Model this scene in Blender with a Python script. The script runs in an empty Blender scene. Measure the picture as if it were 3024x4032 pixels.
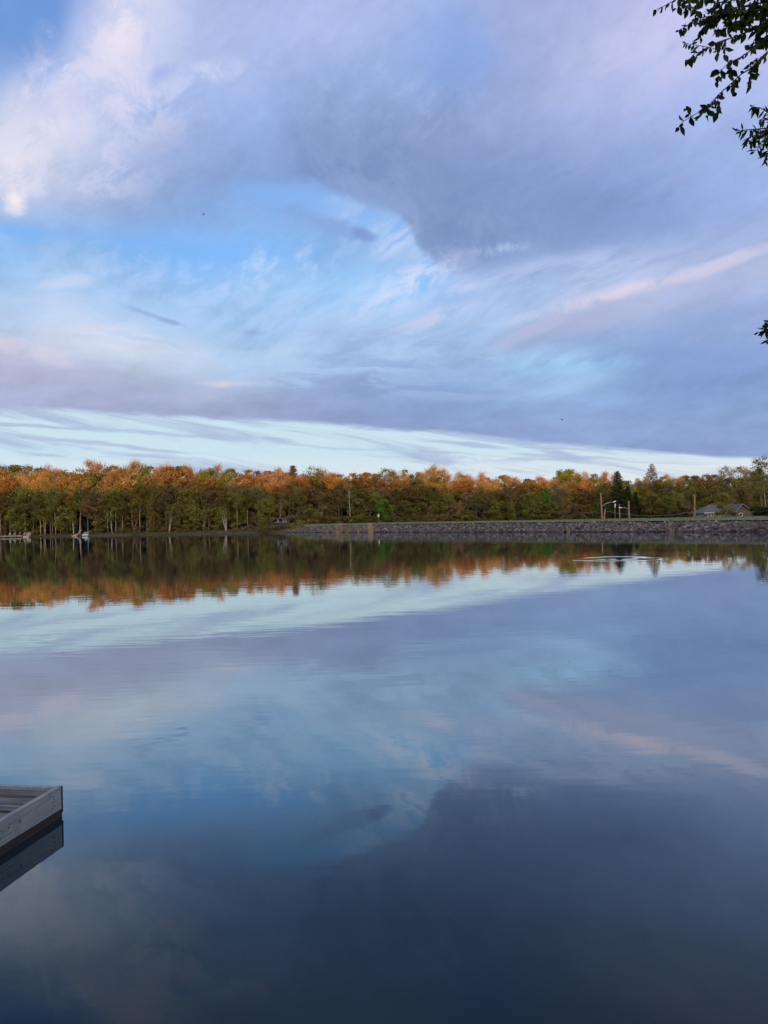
import bpy, math, random
import numpy as np
from mathutils import Matrix, Vector
R = math.radians
S = bpy.context.scene
COL = S.collection

# ------------------------------------------------------------------ camera
F = 2912.0                       # focal length in photo pixels (26 mm on a 36 mm side)
CAM = Vector((0, 0, 2.0))
ROT = Matrix.Rotation(R(90 + 0.75), 4, 'X') @ Matrix.Rotation(R(-1.5), 4, 'Z')
cd = bpy.data.cameras.new('camera'); cam = bpy.data.objects.new('camera', cd); COL.objects.link(cam)
cam.matrix_world = Matrix.Translation(CAM) @ ROT
cd.sensor_fit = 'VERTICAL'; cd.sensor_height = 36; cd.sensor_width = 27; cd.lens = 26
cd.clip_start = 0.05; cd.clip_end = 20000
S.camera = cam

def ray(px, py):
    v = ROT.to_3x3() @ Vector(((px - 1512) / F, -(py - 2016) / F, -1.0))
    return v.normalized()
def at_z(px, py, z):
    v = ray(px, py); t = (z - CAM.z) / v.z
    return CAM + v * t
def at_y(px, py, y):
    v = ray(px, py); return CAM + v * (y / v.y)
def x_at(px, y):                 # sideways position seen at a photo column, depth y, near the horizon
    return at_y(px, 2094 - 0.0262 * px, y).x
def z_at(px, py, y): return at_y(px, py, y).z

# ------------------------------------------------------------------ helpers
def tag(o, label=None, cat=None, group=None, kind=None):
    if label: o['label'] = label
    if cat: o['category'] = cat
    if group: o['group'] = group
    if kind: o['kind'] = kind
    return o
def empty(name, loc=(0, 0, 0), rz=0):
    o = bpy.data.objects.new(name, None); COL.objects.link(o)
    o.location = loc; o.rotation_euler = (0, 0, rz); o.empty_display_size = 0.2
    return o
class MB:
    """collects shapes and links them as one mesh object"""
    def __init__(s): s.v = []; s.f = []
    def add(s, vs, fs):
        n = len(s.v); s.v += [tuple(p) for p in vs]; s.f += [tuple(i + n for i in f) for f in fs]
    def box(s, c, d, rz=0, rx=0, ry=0):
        m = Matrix.Rotation(rz, 3, 'Z') @ Matrix.Rotation(rx, 3, 'X') @ Matrix.Rotation(ry, 3, 'Y')
        vs = [Vector(c) + m @ Vector((i * d[0] / 2, j * d[1] / 2, k * d[2] / 2)) for k in (-1, 1) for j in (-1, 1) for i in (-1, 1)]
        s.add(vs, [(0, 2, 3, 1), (4, 5, 7, 6), (0, 1, 5, 4), (2, 6, 7, 3), (0, 4, 6, 2), (1, 3, 7, 5)])
    def tube(s, pts, rad, n=6, cap=True):
        pts = [Vector(p) for p in pts]
        if not hasattr(rad, '__len__'): rad = [rad] * len(pts)
        base = len(s.v)
        for i, p in enumerate(pts):
            t = (pts[min(i + 1, len(pts) - 1)] - pts[max(i - 1, 0)])
            t = t.normalized() if t.length > 1e-9 else Vector((0, 0, 1))
            a = t.cross(Vector((0.31, 0.9, 0.1))); a = a.normalized() if a.length > 1e-4 else Vector((1, 0, 0))
            b = t.cross(a)
            for k in range(n):
                q = 2 * math.pi * k / n
                s.v.append(tuple(p + (a * math.cos(q) + b * math.sin(q)) * rad[i]))
        for i in range(len(pts) - 1):
            for k in range(n):
                k2 = (k + 1) % n
                s.f.append((base + i * n + k, base + i * n + k2, base + (i + 1) * n + k2, base + (i + 1) * n + k))
        if cap:
            s.f.append(tuple(base + k for k in range(n))[::-1])
            s.f.append(tuple(base + (len(pts) - 1) * n + k for k in range(n)))
    def prism(s, outline, d0, d1, axis='y'):
        n = len(outline)
        def P(a, b, d): return (a, d, b) if axis == 'y' else (d, a, b)
        vs = [P(a, b, d0) for a, b in outline] + [P(a, b, d1) for a, b in outline]
        fs = [tuple(range(n))[::-1], tuple(range(n, 2 * n))] + [(i, (i + 1) % n, n + (i + 1) % n, n + i) for i in range(n)]
        s.add(vs, fs)
    def mesh(s, name):
        me = bpy.data.meshes.new(name); me.from_pydata(s.v, [], s.f); me.update(); return me
    def build(s, name, mat, parent=None, smooth=False, loc=None, rz=0):
        me = s.mesh(name); me.materials.append(mat)
        if smooth: me.polygons.foreach_set('use_smooth', [True] * len(me.polygons))
        o = bpy.data.objects.new(name, me); COL.objects.link(o)
        if parent: o.parent = parent
        if loc is not None: o.location = loc
        o.rotation_euler = (0, 0, rz)
        return o
def np_mesh(name, verts, quads, smooth=False):
    me = bpy.data.meshes.new(name)
    k = quads.shape[1]
    me.vertices.add(len(verts)); me.vertices.foreach_set('co', np.asarray(verts, np.float32).ravel())
    me.loops.add(quads.size); me.loops.foreach_set('vertex_index', quads.astype(np.int32).ravel())
    me.polygons.add(len(quads)); me.polygons.foreach_set('loop_start', np.arange(0, quads.size, k, dtype=np.int32))
    me.polygons.foreach_set('loop_total', np.full(len(quads), k, np.int32))
    if smooth: me.polygons.foreach_set('use_smooth', np.ones(len(quads), bool))
    me.update(calc_edges=True); me.validate()
    return me

# ------------------------------------------------------------------ materials
def newmat(name):
    m = bpy.data.materials.new(name); m.use_nodes = True
    nt = m.node_tree; nt.nodes.clear()
    out = nt.nodes.new('ShaderNodeOutputMaterial')
    return m, nt, out
def simple(name, c1, c2=None, rough=0.8, scale=3.0, stretch=(1, 1, 1), bump=0.0, spec=0.3, metallic=0.0, detail=5):
    m, nt, out = newmat(name)
    b = nt.nodes.new('ShaderNodeBsdfPrincipled'); nt.links.new(b.outputs[0], out.inputs[0])
    b.inputs['Roughness'].default_value = rough; b.inputs['Specular IOR Level'].default_value = spec
    b.inputs['Metallic'].default_value = metallic
    c2 = c2 or tuple(x * 0.7 for x in c1)
    tc = nt.nodes.new('ShaderNodeTexCoord'); mp = nt.nodes.new('ShaderNodeMapping'); mp.inputs['Scale'].default_value = stretch
    nz = nt.nodes.new('ShaderNodeTexNoise'); nz.inputs['Scale'].default_value = scale; nz.inputs['Detail'].default_value = detail
    rp = nt.nodes.new('ShaderNodeValToRGB')
    rp.color_ramp.elements[0].position = 0.3; rp.color_ramp.elements[0].color = (*c2, 1)
    rp.color_ramp.elements[1].position = 0.7; rp.color_ramp.elements[1].color = (*c1, 1)
    nt.links.new(tc.outputs['Object'], mp.inputs[0]); nt.links.new(mp.outputs[0], nz.inputs['Vector'])
    nt.links.new(nz.outputs['Fac'], rp.inputs[0]); nt.links.new(rp.outputs[0], b.inputs['Base Color'])
    if bump:
        bp = nt.nodes.new('ShaderNodeBump'); bp.inputs['Strength'].default_value = 1; bp.inputs['Distance'].default_value = bump
        nt.links.new(nz.outputs['Fac'], bp.inputs['Height']); nt.links.new(bp.outputs[0], b.inputs['Normal'])
    return m
def foliage_mat(name, trans=0.3, lo=0.72, hi=1.28):
    m, nt, out = newmat(name)
    oi = nt.nodes.new('ShaderNodeObjectInfo'); ge = nt.nodes.new('ShaderNodeNewGeometry')
    mr = nt.nodes.new('ShaderNodeMapRange'); mr.inputs['To Min'].default_value = lo; mr.inputs['To Max'].default_value = hi
    nt.links.new(ge.outputs['Random Per Island'], mr.inputs['Value'])
    vm = nt.nodes.new('ShaderNodeVectorMath'); vm.operation = 'SCALE'
    tc = nt.nodes.new('ShaderNodeTexCoord'); nz = nt.nodes.new('ShaderNodeTexNoise'); nz.inputs['Scale'].default_value = .55; nz.inputs['Detail'].default_value = 3
    m2 = nt.nodes.new('ShaderNodeMapRange'); m2.inputs['From Min'].default_value = .35; m2.inputs['From Max'].default_value = .65
    m2.inputs['To Min'].default_value = .84; m2.inputs['To Max'].default_value = 1.16
    nt.links.new(tc.outputs['Object'], nz.inputs['Vector']); nt.links.new(nz.outputs['Fac'], m2.inputs['Value'])
    mm = nt.nodes.new('ShaderNodeMath'); mm.operation = 'MULTIPLY'; nt.links.new(mr.outputs[0], mm.inputs[0]); nt.links.new(m2.outputs[0], mm.inputs[1])
    nt.links.new(oi.outputs['Color'], vm.inputs[0]); nt.links.new(mm.outputs[0], vm.inputs['Scale'])
    d = nt.nodes.new('ShaderNodeBsdfDiffuse'); t = nt.nodes.new('ShaderNodeBsdfTranslucent'); mx = nt.nodes.new('ShaderNodeMixShader')
    nt.links.new(vm.outputs[0], d.inputs[0]); nt.links.new(vm.outputs[0], t.inputs[0])
    mx.inputs[0].default_value = trans
    nt.links.new(d.outputs[0], mx.inputs[1]); nt.links.new(t.outputs[0], mx.inputs[2]); nt.links.new(mx.outputs[0], out.inputs[0])
    return m
def bark_mat(name):
    m, nt, out = newmat(name)
    oi = nt.nodes.new('ShaderNodeObjectInfo'); tc = nt.nodes.new('ShaderNodeTexCoord')
    nz = nt.nodes.new('ShaderNodeTexNoise'); nz.inputs['Scale'].default_value = 1.2; nz.inputs['Detail'].default_value = 6
    mr = nt.nodes.new('ShaderNodeMapRange'); mr.inputs['From Min'].default_value = .3; mr.inputs['From Max'].default_value = .7
    mr.inputs['To Min'].default_value = .55; mr.inputs['To Max'].default_value = 1.3
    nt.links.new(tc.outputs['Object'], nz.inputs['Vector']); nt.links.new(nz.outputs['Fac'], mr.inputs['Value'])
    vm = nt.nodes.new('ShaderNodeVectorMath'); vm.operation = 'SCALE'
    nt.links.new(oi.outputs['Color'], vm.inputs[0]); nt.links.new(mr.outputs[0], vm.inputs['Scale'])
    d = nt.nodes.new('ShaderNodeBsdfDiffuse'); nt.links.new(vm.outputs[0], d.inputs[0]); nt.links.new(d.outputs[0], out.inputs[0])
    return m
M = {}
M['leaf'] = foliage_mat('foliage', .35)
M['needle'] = foliage_mat('needles', 0.1, .5, 1.5)
M['twig'] = foliage_mat('twigs', 0.0, .7, 1.3)
M['bark'] = bark_mat('bark')
M['near_leaf'] = foliage_mat('near_leaves', 0.22, .5, 1.5)
M['near_bark'] = simple('near_bark', (.035, .03, .025), (.015, .012, .01), scale=20)
M['grass'] = simple('grass', (.085, .09, .035), (.05, .058, .022), scale=1.5, bump=.05)
M['soil'] = simple('forest_floor', (.035, .033, .018), (.016, .016, .01), scale=.6, bump=.1)
M['stone'] = simple('riprap_stone', (.105, .097, .096), (.03, .027, .028), scale=1.3, bump=.05, detail=8)
M['reed'] = foliage_mat('dry_reeds', .3, .7, 1.3)
M['pole'] = simple('weathered_pole', (.20, .145, .10), (.11, .08, .06), scale=3, stretch=(6, 6, .6))
M['metal'] = simple('galvanised_metal', (.45, .46, .47), (.35, .36, .37), rough=.45, metallic=.6)
M['lamp'] = simple('lamp_housing', (.6, .62, .62), (.5, .52, .52), rough=.4)
M['cable'] = simple('cable', (.2, .2, .2), (.15, .15, .15))
M['shingle'] = simple('grey_shingle', (.075, .08, .095), (.045, .048, .058), scale=2.5, stretch=(1, 1, 6))
M['siding'] = simple('pale_grey_siding', (.15, .155, .165), (.12, .125, .135), scale=2, stretch=(.3, .3, 8))
M['tansiding'] = simple('olive_siding', (.08, .07, .05), (.055, .048, .036), scale=2, stretch=(.3, .3, 8))
M['white'] = simple('white_paint', (.5, .5, .5), (.4, .4, .4), rough=.5)
M['brownwall'] = simple('brown_boards', (.10, .075, .05), (.06, .045, .03), scale=2, stretch=(.3, .3, 6))
M['darkroof'] = simple('dark_roof', (.025, .025, .027), (.014, .014, .015), scale=3)
M['chair'] = simple('grey_chair_paint', (.28, .29, .31), (.2, .21, .22))
M['paleconc'] = simple('pale_stonework', (.27, .245, .225), (.17, .155, .145), scale=2)
M['teal'] = simple('teal_plastic', (.06, .22, .26), (.045, .17, .21), rough=.35)
M['hull'] = simple('white_plastic', (.85, .85, .83), (.75, .75, .73), rough=.3)
M['hullred'] = simple('dark_red_plastic', (.10, .02, .02), (.06, .012, .012), rough=.4)
M['feather'] = simple('dark_feathers', (.03, .03, .035), (.015, .015, .02))
def glass():
    m, nt, out = newmat('window_glass')
    b = nt.nodes.new('ShaderNodeBsdfPrincipled'); nt.links.new(b.outputs[0], out.inputs[0])
    nz = nt.nodes.new('ShaderNodeTexNoise'); nz.inputs['Scale'].default_value = 2
    mx = nt.nodes.new('ShaderNodeMix'); mx.data_type = 'RGBA'
    mx.inputs[6].default_value = (.015, .017, .02, 1); mx.inputs[7].default_value = (.04, .045, .05, 1)
    nt.links.new(nz.outputs['Fac'], mx.inputs[0]); nt.links.new(mx.outputs[2], b.inputs['Base Color'])
    b.inputs['Roughness'].default_value = .08
    return m
M['glass'] = glass()

# ------------------------------------------------------------------ sky (world)
def lin(c): return tuple(((x / 255) / 12.92 if x / 255 <= .04045 else ((x / 255 + .055) / 1.055) ** 2.4) for x in c)
K = 3024 / 1659.0
def azel(X, Y):                    # sky direction at a place of the photo (measured at 1659 px width)
    v = ray(X * K, Y * K); return math.atan2(v.x, v.y), math.asin(v.z)
GX = [0, 140, 280, 420, 560, 700, 840, 980, 1120, 1260, 1400, 1530, 1659]
GRID = {
0: "7096d4 7c9cdc d6d6f0 b6bee6 aab8e8 b6bcea b8beea a8b6e4 a8afdc acb2de bcbce4 c4c4ea c4c4ea",
80: "749ad8 8ca8e0 d6d8f0 b4c0e8 b0bce8 aebae8 a0b4e4 8ea8e2 a6b1de b2b8e2 c2c2e8 c0c2ea c0c2ea",
160: "91acde b4bee4 bac4ea b2c0ea a8b8e6 9eb2e2 98aede 92aae2 a4b1de b6bce4 b8bee8 b4bcea b4beeb",
240: "cdd0e8 cdd4ec b0bee8 a4b6e6 9cb2e4 98aede 94a8d7 8ea0d0 9eacda a8b4e2 a8b4e4 a6b6e8 a8baec",
320: "dedcee c4cce8 acbae4 9cb0e0 92aadc 8ca0d0 889bcb 8a9ccc 8a9dce 92a5d6 98aada 9caede a0b4e6",
390: "dddcec bcc4e2 a2b4de 92a8d8 8ca6da 8098ce 8498c8 8094c4 8299ca 869acc 8ca2d4 94a8da 9cb2e4",
450: "a0bae4 acbce2 96aedc 8ca8dc 86ace4 8aace0 8eaad8 788ebe 7e96c6 8298ca 889ed2 96a8da a0b0e0",
510: "8cb8ee 8eb6ec 8cb6ec 88b8f0 8ebcf2 8cb2e6 a6c4ee 7a8fc0 849ccc 8ca2d2 92a4d4 a0b0dc a8b6e0",
570: "96beee a0c2ec 92bcf0 8cbcf4 9ec6f4 94c2f6 96c4f6 889ece 96a8d6 a6b8e2 acbae2 aeb8de b8bee2",
630: "acc8ec b8ceec 9ebeea 9cc4f2 9cc4f0 98c4f4 b8d4f4 a0bce8 a0b6e2 acbce2 b6bcde a6b2d8 a6b4dc",
690: "b4c8ea bed0ec b4ceee a2c4ee 96baea 9ec2ec a6c4ea a6c2ea a8b8de aab4d8 a0b0da a0b0da 9aacd8",
740: "bac0dc c8d0e6 c6d4ea b6ceec aacaee a2c2e8 a8c6ec 9eb8e0 a2b4da 96acd8 8ea6d4 90a6d6 8ca2d2",
790: "b8b8d4 b4b6d4 bac2da bccee8 acc6e8 a0bce2 96b0da 9cb8e2 9ec4ea a4ccf2 86a2d2 869ed0 869ed0",
840: "b0b4d2 acb0d0 aaaece b0b8d4 a4b2d4 98aad4 8ea4d0 8ea6d4 96b2de 96b2de 88a2d2 849ed0 86a0d0",
880: "aab0d0 a8aed0 a6abcc a4a9cb 9ca4c8 92a0c8 8ca0cc 8aa0ce 8ea8d6 90aad8 8aa2d2 8aa0ce 8aa2d0",
930: "9ea6ca 9ea6ca 9ea4c6 9aa2c6 96a0c8 909ec8 8e9eca 8ea0cc 90a2d0 92a6d2 8ea2d0 8ea0ce 8ea2ce",
1010: "9ea6ca 9ea6ca 9ea4c6 9aa2c6 96a0c8 909ec8 8e9eca 8ea0cc 90a2d0 92a4d0 8ea2d0 8ea0ce 8ea2ce"}
GY = sorted(GRID)
G = np.array([[lin((int(h[0:2], 16), int(h[2:4], 16), int(h[4:6], 16))) for h in GRID[y].split()] for y in GY]) * np.array([.96, 1.0, 1.0])
def grid_at(X, Y):
    X = min(max(X, 0), 1658.9); Y = min(max(Y, 0), 1009.9)
    i = max(k for k in range(len(GX)) if GX[k] <= X); j = max(k for k in range(len(GY)) if GY[k] <= Y)
    i = min(i, len(GX) - 2); j = min(j, len(GY) - 2)
    a = (X - GX[i]) / (GX[i + 1] - GX[i]); b = (Y - GY[j]) / (GY[j + 1] - GY[j])
    sm = lambda t: t * t * (3 - 2 * t) * .5 + t * .5
    a = sm(a); b = sm(b)
    return (G[j, i] * (1 - a) + G[j, i + 1] * a) * (1 - b) + (G[j + 1, i] * (1 - a) + G[j + 1, i + 1] * a) * b
def project(az, el):
    v = Vector((math.sin(az) * math.cos(el), math.cos(az) * math.cos(el), math.sin(el)))
    q = ROT.to_3x3().transposed() @ v
    return (q.x / -q.z * F + 1512) / K, (-q.y / -q.z * F + 2016) / K

W = bpy.data.worlds.new('World'); S.world = W; W.use_nodes = True
wt = W.node_tree; wt.nodes.clear()
def N(t, **kw):
    n = wt.nodes.new(t)
    for k, v in kw.items(): setattr(n, k, v)
    return n
def plug(s, v):
    if hasattr(v, 'links'): wt.links.new(v, s)
    else: s.default_value = v
def math_(op, a, b=0.0, c=0.0, clamp=False):
    n = N('ShaderNodeMath', operation=op, use_clamp=clamp); plug(n.inputs[0], a); plug(n.inputs[1], b); plug(n.inputs[2], c); return n.outputs[0]
def dot(v, c):
    n = N('ShaderNodeVectorMath', operation='DOT_PRODUCT'); wt.links.new(v, n.inputs[0]); plug(n.inputs[1], c); return n.outputs['Value']
def comb(x, y, z=0.0):
    n = N('ShaderNodeCombineXYZ'); plug(n.inputs[0], x); plug(n.inputs[1], y); plug(n.inputs[2], z); return n.outputs[0]
def noise(v, scale, detail=6, rough=.55, color=False, dist=0.0):
    n = N('ShaderNodeTexNoise'); wt.links.new(v, n.inputs['Vector']); n.inputs['Scale'].default_value = scale
    n.inputs['Detail'].default_value = detail; n.inputs['Roughness'].default_value = rough; n.inputs['Distortion'].default_value = dist
    return n.outputs['Color' if color else 'Fac']
def smooth(v, a, b, t0=0.0, t1=1.0):
    n = N('ShaderNodeMapRange', interpolation_type='SMOOTHSTEP'); plug(n.inputs['Value'], v)
    n.inputs['From Min'].default_value = a; n.inputs['From Max'].default_value = b; n.inputs['To Min'].default_value = t0; n.inputs['To Max'].default_value = t1
    return n.outputs[0]
def ramp(v, a, b, t0=0.0, t1=1.0):
    n = N('ShaderNodeMapRange'); n.clamp = True; plug(n.inputs['Value'], v)
    n.inputs['From Min'].default_value = a; n.inputs['From Max'].default_value = b; n.inputs['To Min'].default_value = t0; n.inputs['To Max'].default_value = t1
    return n.outputs[0]
def mix(f, a, b):
    n = N('ShaderNodeMix', data_type='RGBA'); plug(n.inputs[0], f)
    for s, v in ((n.inputs[6], a), (n.inputs[7], b)):
        if isinstance(v, tuple): v = (*v, 1)[:4]
        plug(s, v)
    return n.outputs[2]
tc = N('ShaderNodeTexCoord'); sp = N('ShaderNodeSeparateXYZ'); wt.links.new(tc.outputs['Generated'], sp.inputs[0])
dx, dy, dz = sp.outputs
az0 = math_('ARCTAN2', dx, dy)
el0 = math_('ARCSINE', math_('MAXIMUM', dz, 0.0))
# a cloud sheet overhead seen in perspective: streaks flatten towards the horizon
zz = math_('ADD', math_('MAXIMUM', dz, 0.0), 0.16)
sheet = comb(math_('DIVIDE', dx, zz), math_('DIVIDE', dy, zz), 0.0)
nw = noise(sheet, 1.6, 5, .55, color=True)
sep = N('ShaderNodeSeparateColor'); wt.links.new(nw, sep.inputs[0])
elamp = ramp(el0, 0.02, 0.35, 0.15, 1.0)
az = math_('ADD', az0, math_('MULTIPLY', math_('SUBTRACT', sep.outputs[0], .5), 0.07))
el = math_('ADD', el0, math_('MULTIPLY', math_('MULTIPLY', math_('SUBTRACT', sep.outputs[1], .5), 0.055), elamp))
# low-frequency cloud colour by direction
AZ0, AZ1, NA = R(-36), R(36), 30
rows = [R(e) for e in (0, 2, 4, 5.5, 7, 8, 9, 10, 11, 12, 13, 14.5, 16, 17.5, 19, 20.5, 22, 23.5, 25, 27, 29, 31.5, 34, 37)]
azn = ramp(az, AZ0, AZ1)
col = None
for i, e in enumerate(rows):
    cr = N('ShaderNodeValToRGB'); r_ = cr.color_ramp
    for k in range(NA):
        t = k / (NA - 1); c = grid_at(*project(AZ0 + (AZ1 - AZ0) * t, e))
        if k == 0: q = r_.elements[0]; q.position = 0
        elif k == NA - 1: q = r_.elements[-1]; q.position = 1
        else: q = r_.elements.new(t)
        q.color = (*c, 1)
    wt.links.new(azn if col is None else math_('MULTIPLY_ADD', col, 1e-7, azn), cr.inputs[0])    # one row after the other keeps the shader small
    col = cr.outputs[0] if col is None else mix(ramp(math_('MULTIPLY_ADD', col, 1e-7, el), rows[i - 1], e), col, cr.outputs[0])
ae = comb(az, el, 1.0)
ae0 = comb(az0, el0, 1.0)
def rotated(a, sx, sy):             # (az, el) turned by a and stretched: streaky noise coordinates
    ca, sa = math.cos(R(a)), math.sin(R(a))
    return comb(dot(ae, (ca * sx, sa * sx, 0)), dot(ae, (-sa * sy, ca * sy, 0)), 0.0)
n_puff = noise(ae0, 16, 10, .68, dist=.4)
n_flat = noise(rotated(-5, 7, 48), 1.0, 8, .62, dist=.5)
n_up = noise(rotated(17, 6, 34), 1.0, 9, .64, dist=.25)
n_fan = noise(rotated(27, 8, 30), 1.0, 9, .66, dist=.25)
n_fine = noise(rotated(30, 20, 36), 1.0, 9, .68, dist=.3)
n_big = noise(sheet, 3.0, 8, .6)
NZ = {'puff': n_puff, 'flat': n_flat, 'up': n_up, 'fine': n_fine, 'big': n_big, 'fan': n_fan}
# fine structure of the cloud sheet
mult = math_('ADD', ramp(n_big, .3, .7, .90, 1.10), ramp(n_fine, .3, .7, -.06, .06))
vm = N('ShaderNodeVectorMath', operation='SCALE'); wt.links.new(col, vm.inputs[0]); wt.links.new(mult, vm.inputs['Scale']); col = vm.outputs[0]
def blob(X, Y, a, b, rot, c, op, nz='puff', k=1.2, soft=(0.15, 1.0), raw=False, tex=None):
    """one cloud: an uneven ellipse of colour c centred on a sky direction; tex = (noise, from, to) breaks it into wisps"""
    global col
    c0 = azel(X, Y); t = R(rot); d = 8.0
    ex = [(p - q) / d for p, q in zip(azel(X + d * math.cos(t), Y + d * math.sin(t)), c0)]
    ey = [(p - q) / d for p, q in zip(azel(X - d * math.sin(t), Y + d * math.cos(t)), c0)]
    mtx = np.linalg.inv(np.array([[ex[0] * a, ey[0] * b], [ex[1] * a, ey[1] * b]]))
    sq = N('ShaderNodeVectorMath', operation='MULTIPLY_ADD'); wt.links.new(col, sq.inputs[0]); sq.inputs[1].default_value = (1e-7, 1e-7, 0); wt.links.new(ae0 if raw else ae, sq.inputs[2])
    src = sq.outputs[0]                                  # each cloud is laid over the ones before
    u = dot(src, (mtx[0, 0], mtx[0, 1], -(mtx[0, 0] * c0[0] + mtx[0, 1] * c0[1])))
    v = dot(src, (mtx[1, 0], mtx[1, 1], -(mtx[1, 0] * c0[0] + mtx[1, 1] * c0[1])))
    ln = N('ShaderNodeVectorMath', operation='LENGTH'); wt.links.new(comb(u, v), ln.inputs[0])
    r = math_('MULTIPLY_ADD', math_('SUBTRACT', NZ[nz], .5), k * 2, ln.outputs['Value']) if k else ln.outputs['Value']
    m = smooth(r, soft[1], soft[0], 0.0, 1.0)
    if tex: m = math_('MULTIPLY', m, smooth(NZ[tex[0]], tex[1], tex[2]))
    m = math_('MULTIPLY', m, op)
    col = mix(m, col, lin(c))
def edge_curve(pts, emax):
    """elevation of a cloud edge as a function of azimuth"""
    cr = N('ShaderNodeValToRGB'); r_ = cr.color_ramp
    for k, (X, Y) in enumerate(pts):
        a_, e_ = azel(X, Y); t = (a_ - AZ0) / (AZ1 - AZ0); g = e_ / emax
        q = r_.elements[0] if k == 0 else (r_.elements[-1] if k == 1 else r_.elements.new(t))
        q.position = t; q.color = (g, g, g, 1)
    wt.links.new(ramp(math_('MULTIPLY_ADD', col, 1e-7, az0), AZ0, AZ1), cr.inputs[0])
    return math_('MULTIPLY', cr.outputs[0], emax)
def axis_az(X, Y=480): return azel(X, Y)[0]
# bright feathered cloud at the upper left
blob(60, 40, 110, 165, 14, (108, 150, 214), .9, 'puff', .35, raw=True)
blob(270, 80, 135, 170, 16, (200, 206, 238), .7, 'puff', .8, soft=(.1, 1.1))
blob(255, 70, 95, 150, 14, (238, 228, 240), .95, 'puff', .8, soft=(.1, 1.1), tex=('puff', .40, .60))
blob(170, 230, 220, 90, 40, (214, 214, 240), .6, 'puff', .9, soft=(.1, 1.1), tex=('fan', .38, .62))
blob(90, 235, 125, 70, 45, (238, 230, 242), .9, 'puff', .9, soft=(.1, 1.1), tex=('puff', .38, .6))
blob(50, 345, 140, 100, 25, (236, 228, 240), .9, 'puff', 1.0, soft=(.1, 1.1), tex=('fine', .34, .6))
blob(45, 432, 55, 40, 50, (250, 238, 242), .9, 'puff', 1.0, soft=(.1, 1.0))
blob(170, 390, 160, 50, 10, (196, 204, 232), .5, 'puff', 1.0, tex=('puff', .4, .6))
blob(215, 185, 300, 180, 32, (226, 222, 242), .7, 'puff', .5, soft=(.2, 1.15), tex=('puff', .44, .62))
blob(140, 330, 260, 120, 20, (212, 212, 238), .6, 'puff', .5, soft=(.2, 1.15), tex=('fine', .44, .62))
blob(420, 300, 330, 120, 20, (150, 172, 222), .5, 'puff', .5, soft=(.2, 1.15), tex=('fan', .46, .62))
blob(700, 200, 420, 150, 10, (172, 186, 232), .45, 'puff', .5, soft=(.2, 1.15), tex=('fine', .46, .64))
blob(1300, 330, 400, 150, 0, (158, 174, 222), .45, 'puff', .5, soft=(.2, 1.15), tex=('up', .44, .62))
blob(455, 155, 110, 46, -14, (210, 216, 244), .75, 'fine', .8, tex=('puff', .36, .6))
blob(365, 205, 75, 18, -38, (200, 206, 242), .7, 'fan', .8)
blob(345, 160, 60, 28, -20, (148, 174, 226), .6, 'fine', .8)
blob(600, 80, 330, 110, 8, (186, 196, 238), .5, 'puff', .6, tex=('fan', .42, .62))
blob(1400, 130, 300, 150, -10, (198, 198, 236), .45, 'puff', .6, tex=('up', .42, .62))
blob(40, 55, 125, 175, 16, (110, 152, 216), .9, 'puff', .4, raw=True)
blob(990, 110, 110, 120, 0, (136, 166, 228), .5, 'puff', .8)
# the dark cloud in the middle with its hard lower edge
blob(950, 300, 360, 110, 12, (138, 155, 204), .45, 'puff', .9, tex=('puff', .36, .62))
blob(1180, 450, 330, 120, 6, (130, 152, 202), .45, 'puff', .8)
edge = edge_curve([(520, 372), (640, 388), (700, 404), (760, 424), (815, 440), (858, 458), (884, 488), (903, 528), (938, 566), (1000, 588), (1070, 572), (1180, 548), (1400, 520)], .6)
dd_ = math_('ADD', math_('SUBTRACT', el0, edge), math_('MULTIPLY', math_('SUBTRACT', n_puff, .5), .035))
win = math_('MULTIPLY', smooth(az0, axis_az(560), axis_az(700)), smooth(az0, axis_az(1330), axis_az(1020)))
under = math_('MULTIPLY', math_('MULTIPLY', smooth(dd_, .004, -.012), smooth(dd_, -.085, -.02)), math_('MULTIPLY', smooth(az0, axis_az(640), axis_az(760)), smooth(az0, axis_az(1040), axis_az(940))))
col = mix(math_('MULTIPLY', under, .7), col, mix(smooth(n_fan, .42, .62), lin((140, 186, 244)), lin((186, 210, 246))))
dark = math_('MULTIPLY', math_('MULTIPLY', smooth(dd_, -.005, .010), smooth(dd_, .17, .02)), win)
col = mix(math_('MULTIPLY', dark, .75), col, mix(smooth(n_puff, .36, .64), lin((120, 143, 190)), lin((140, 160, 206))))
blob(1045, 265, 90, 60, 40, (164, 176, 220), .5, 'puff', 1.1, tex=('puff', .4, .6))
blob(1080, 528, 75, 20, -8, (178, 196, 232), .75, 'fine', .9, tex=('puff', .4, .58))
# the blue gap and the shaded scrap inside it
blob(60, 500, 120, 26, 12, (126, 182, 242), .8, 'fine', .6)
blob(430, 525, 300, 55, 2, (128, 182, 246), .8, 'fine', .7)
blob(640, 440, 190, 34, 8, (132, 180, 242), .75, 'fine', .6)
blob(840, 630, 150, 55, -12, (140, 198, 250), .75, 'fine', .7)
blob(1090, 700, 190, 20, -18, (150, 196, 244), .4, 'up', .8)
blob(715, 482, 130, 22, 14, (132, 164, 220), .75, 'fan', .7, soft=(.3, 1.0))
blob(780, 495, 40, 16, 20, (124, 150, 204), .7, 'puff', .7, soft=(.3, 1.0))
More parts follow.
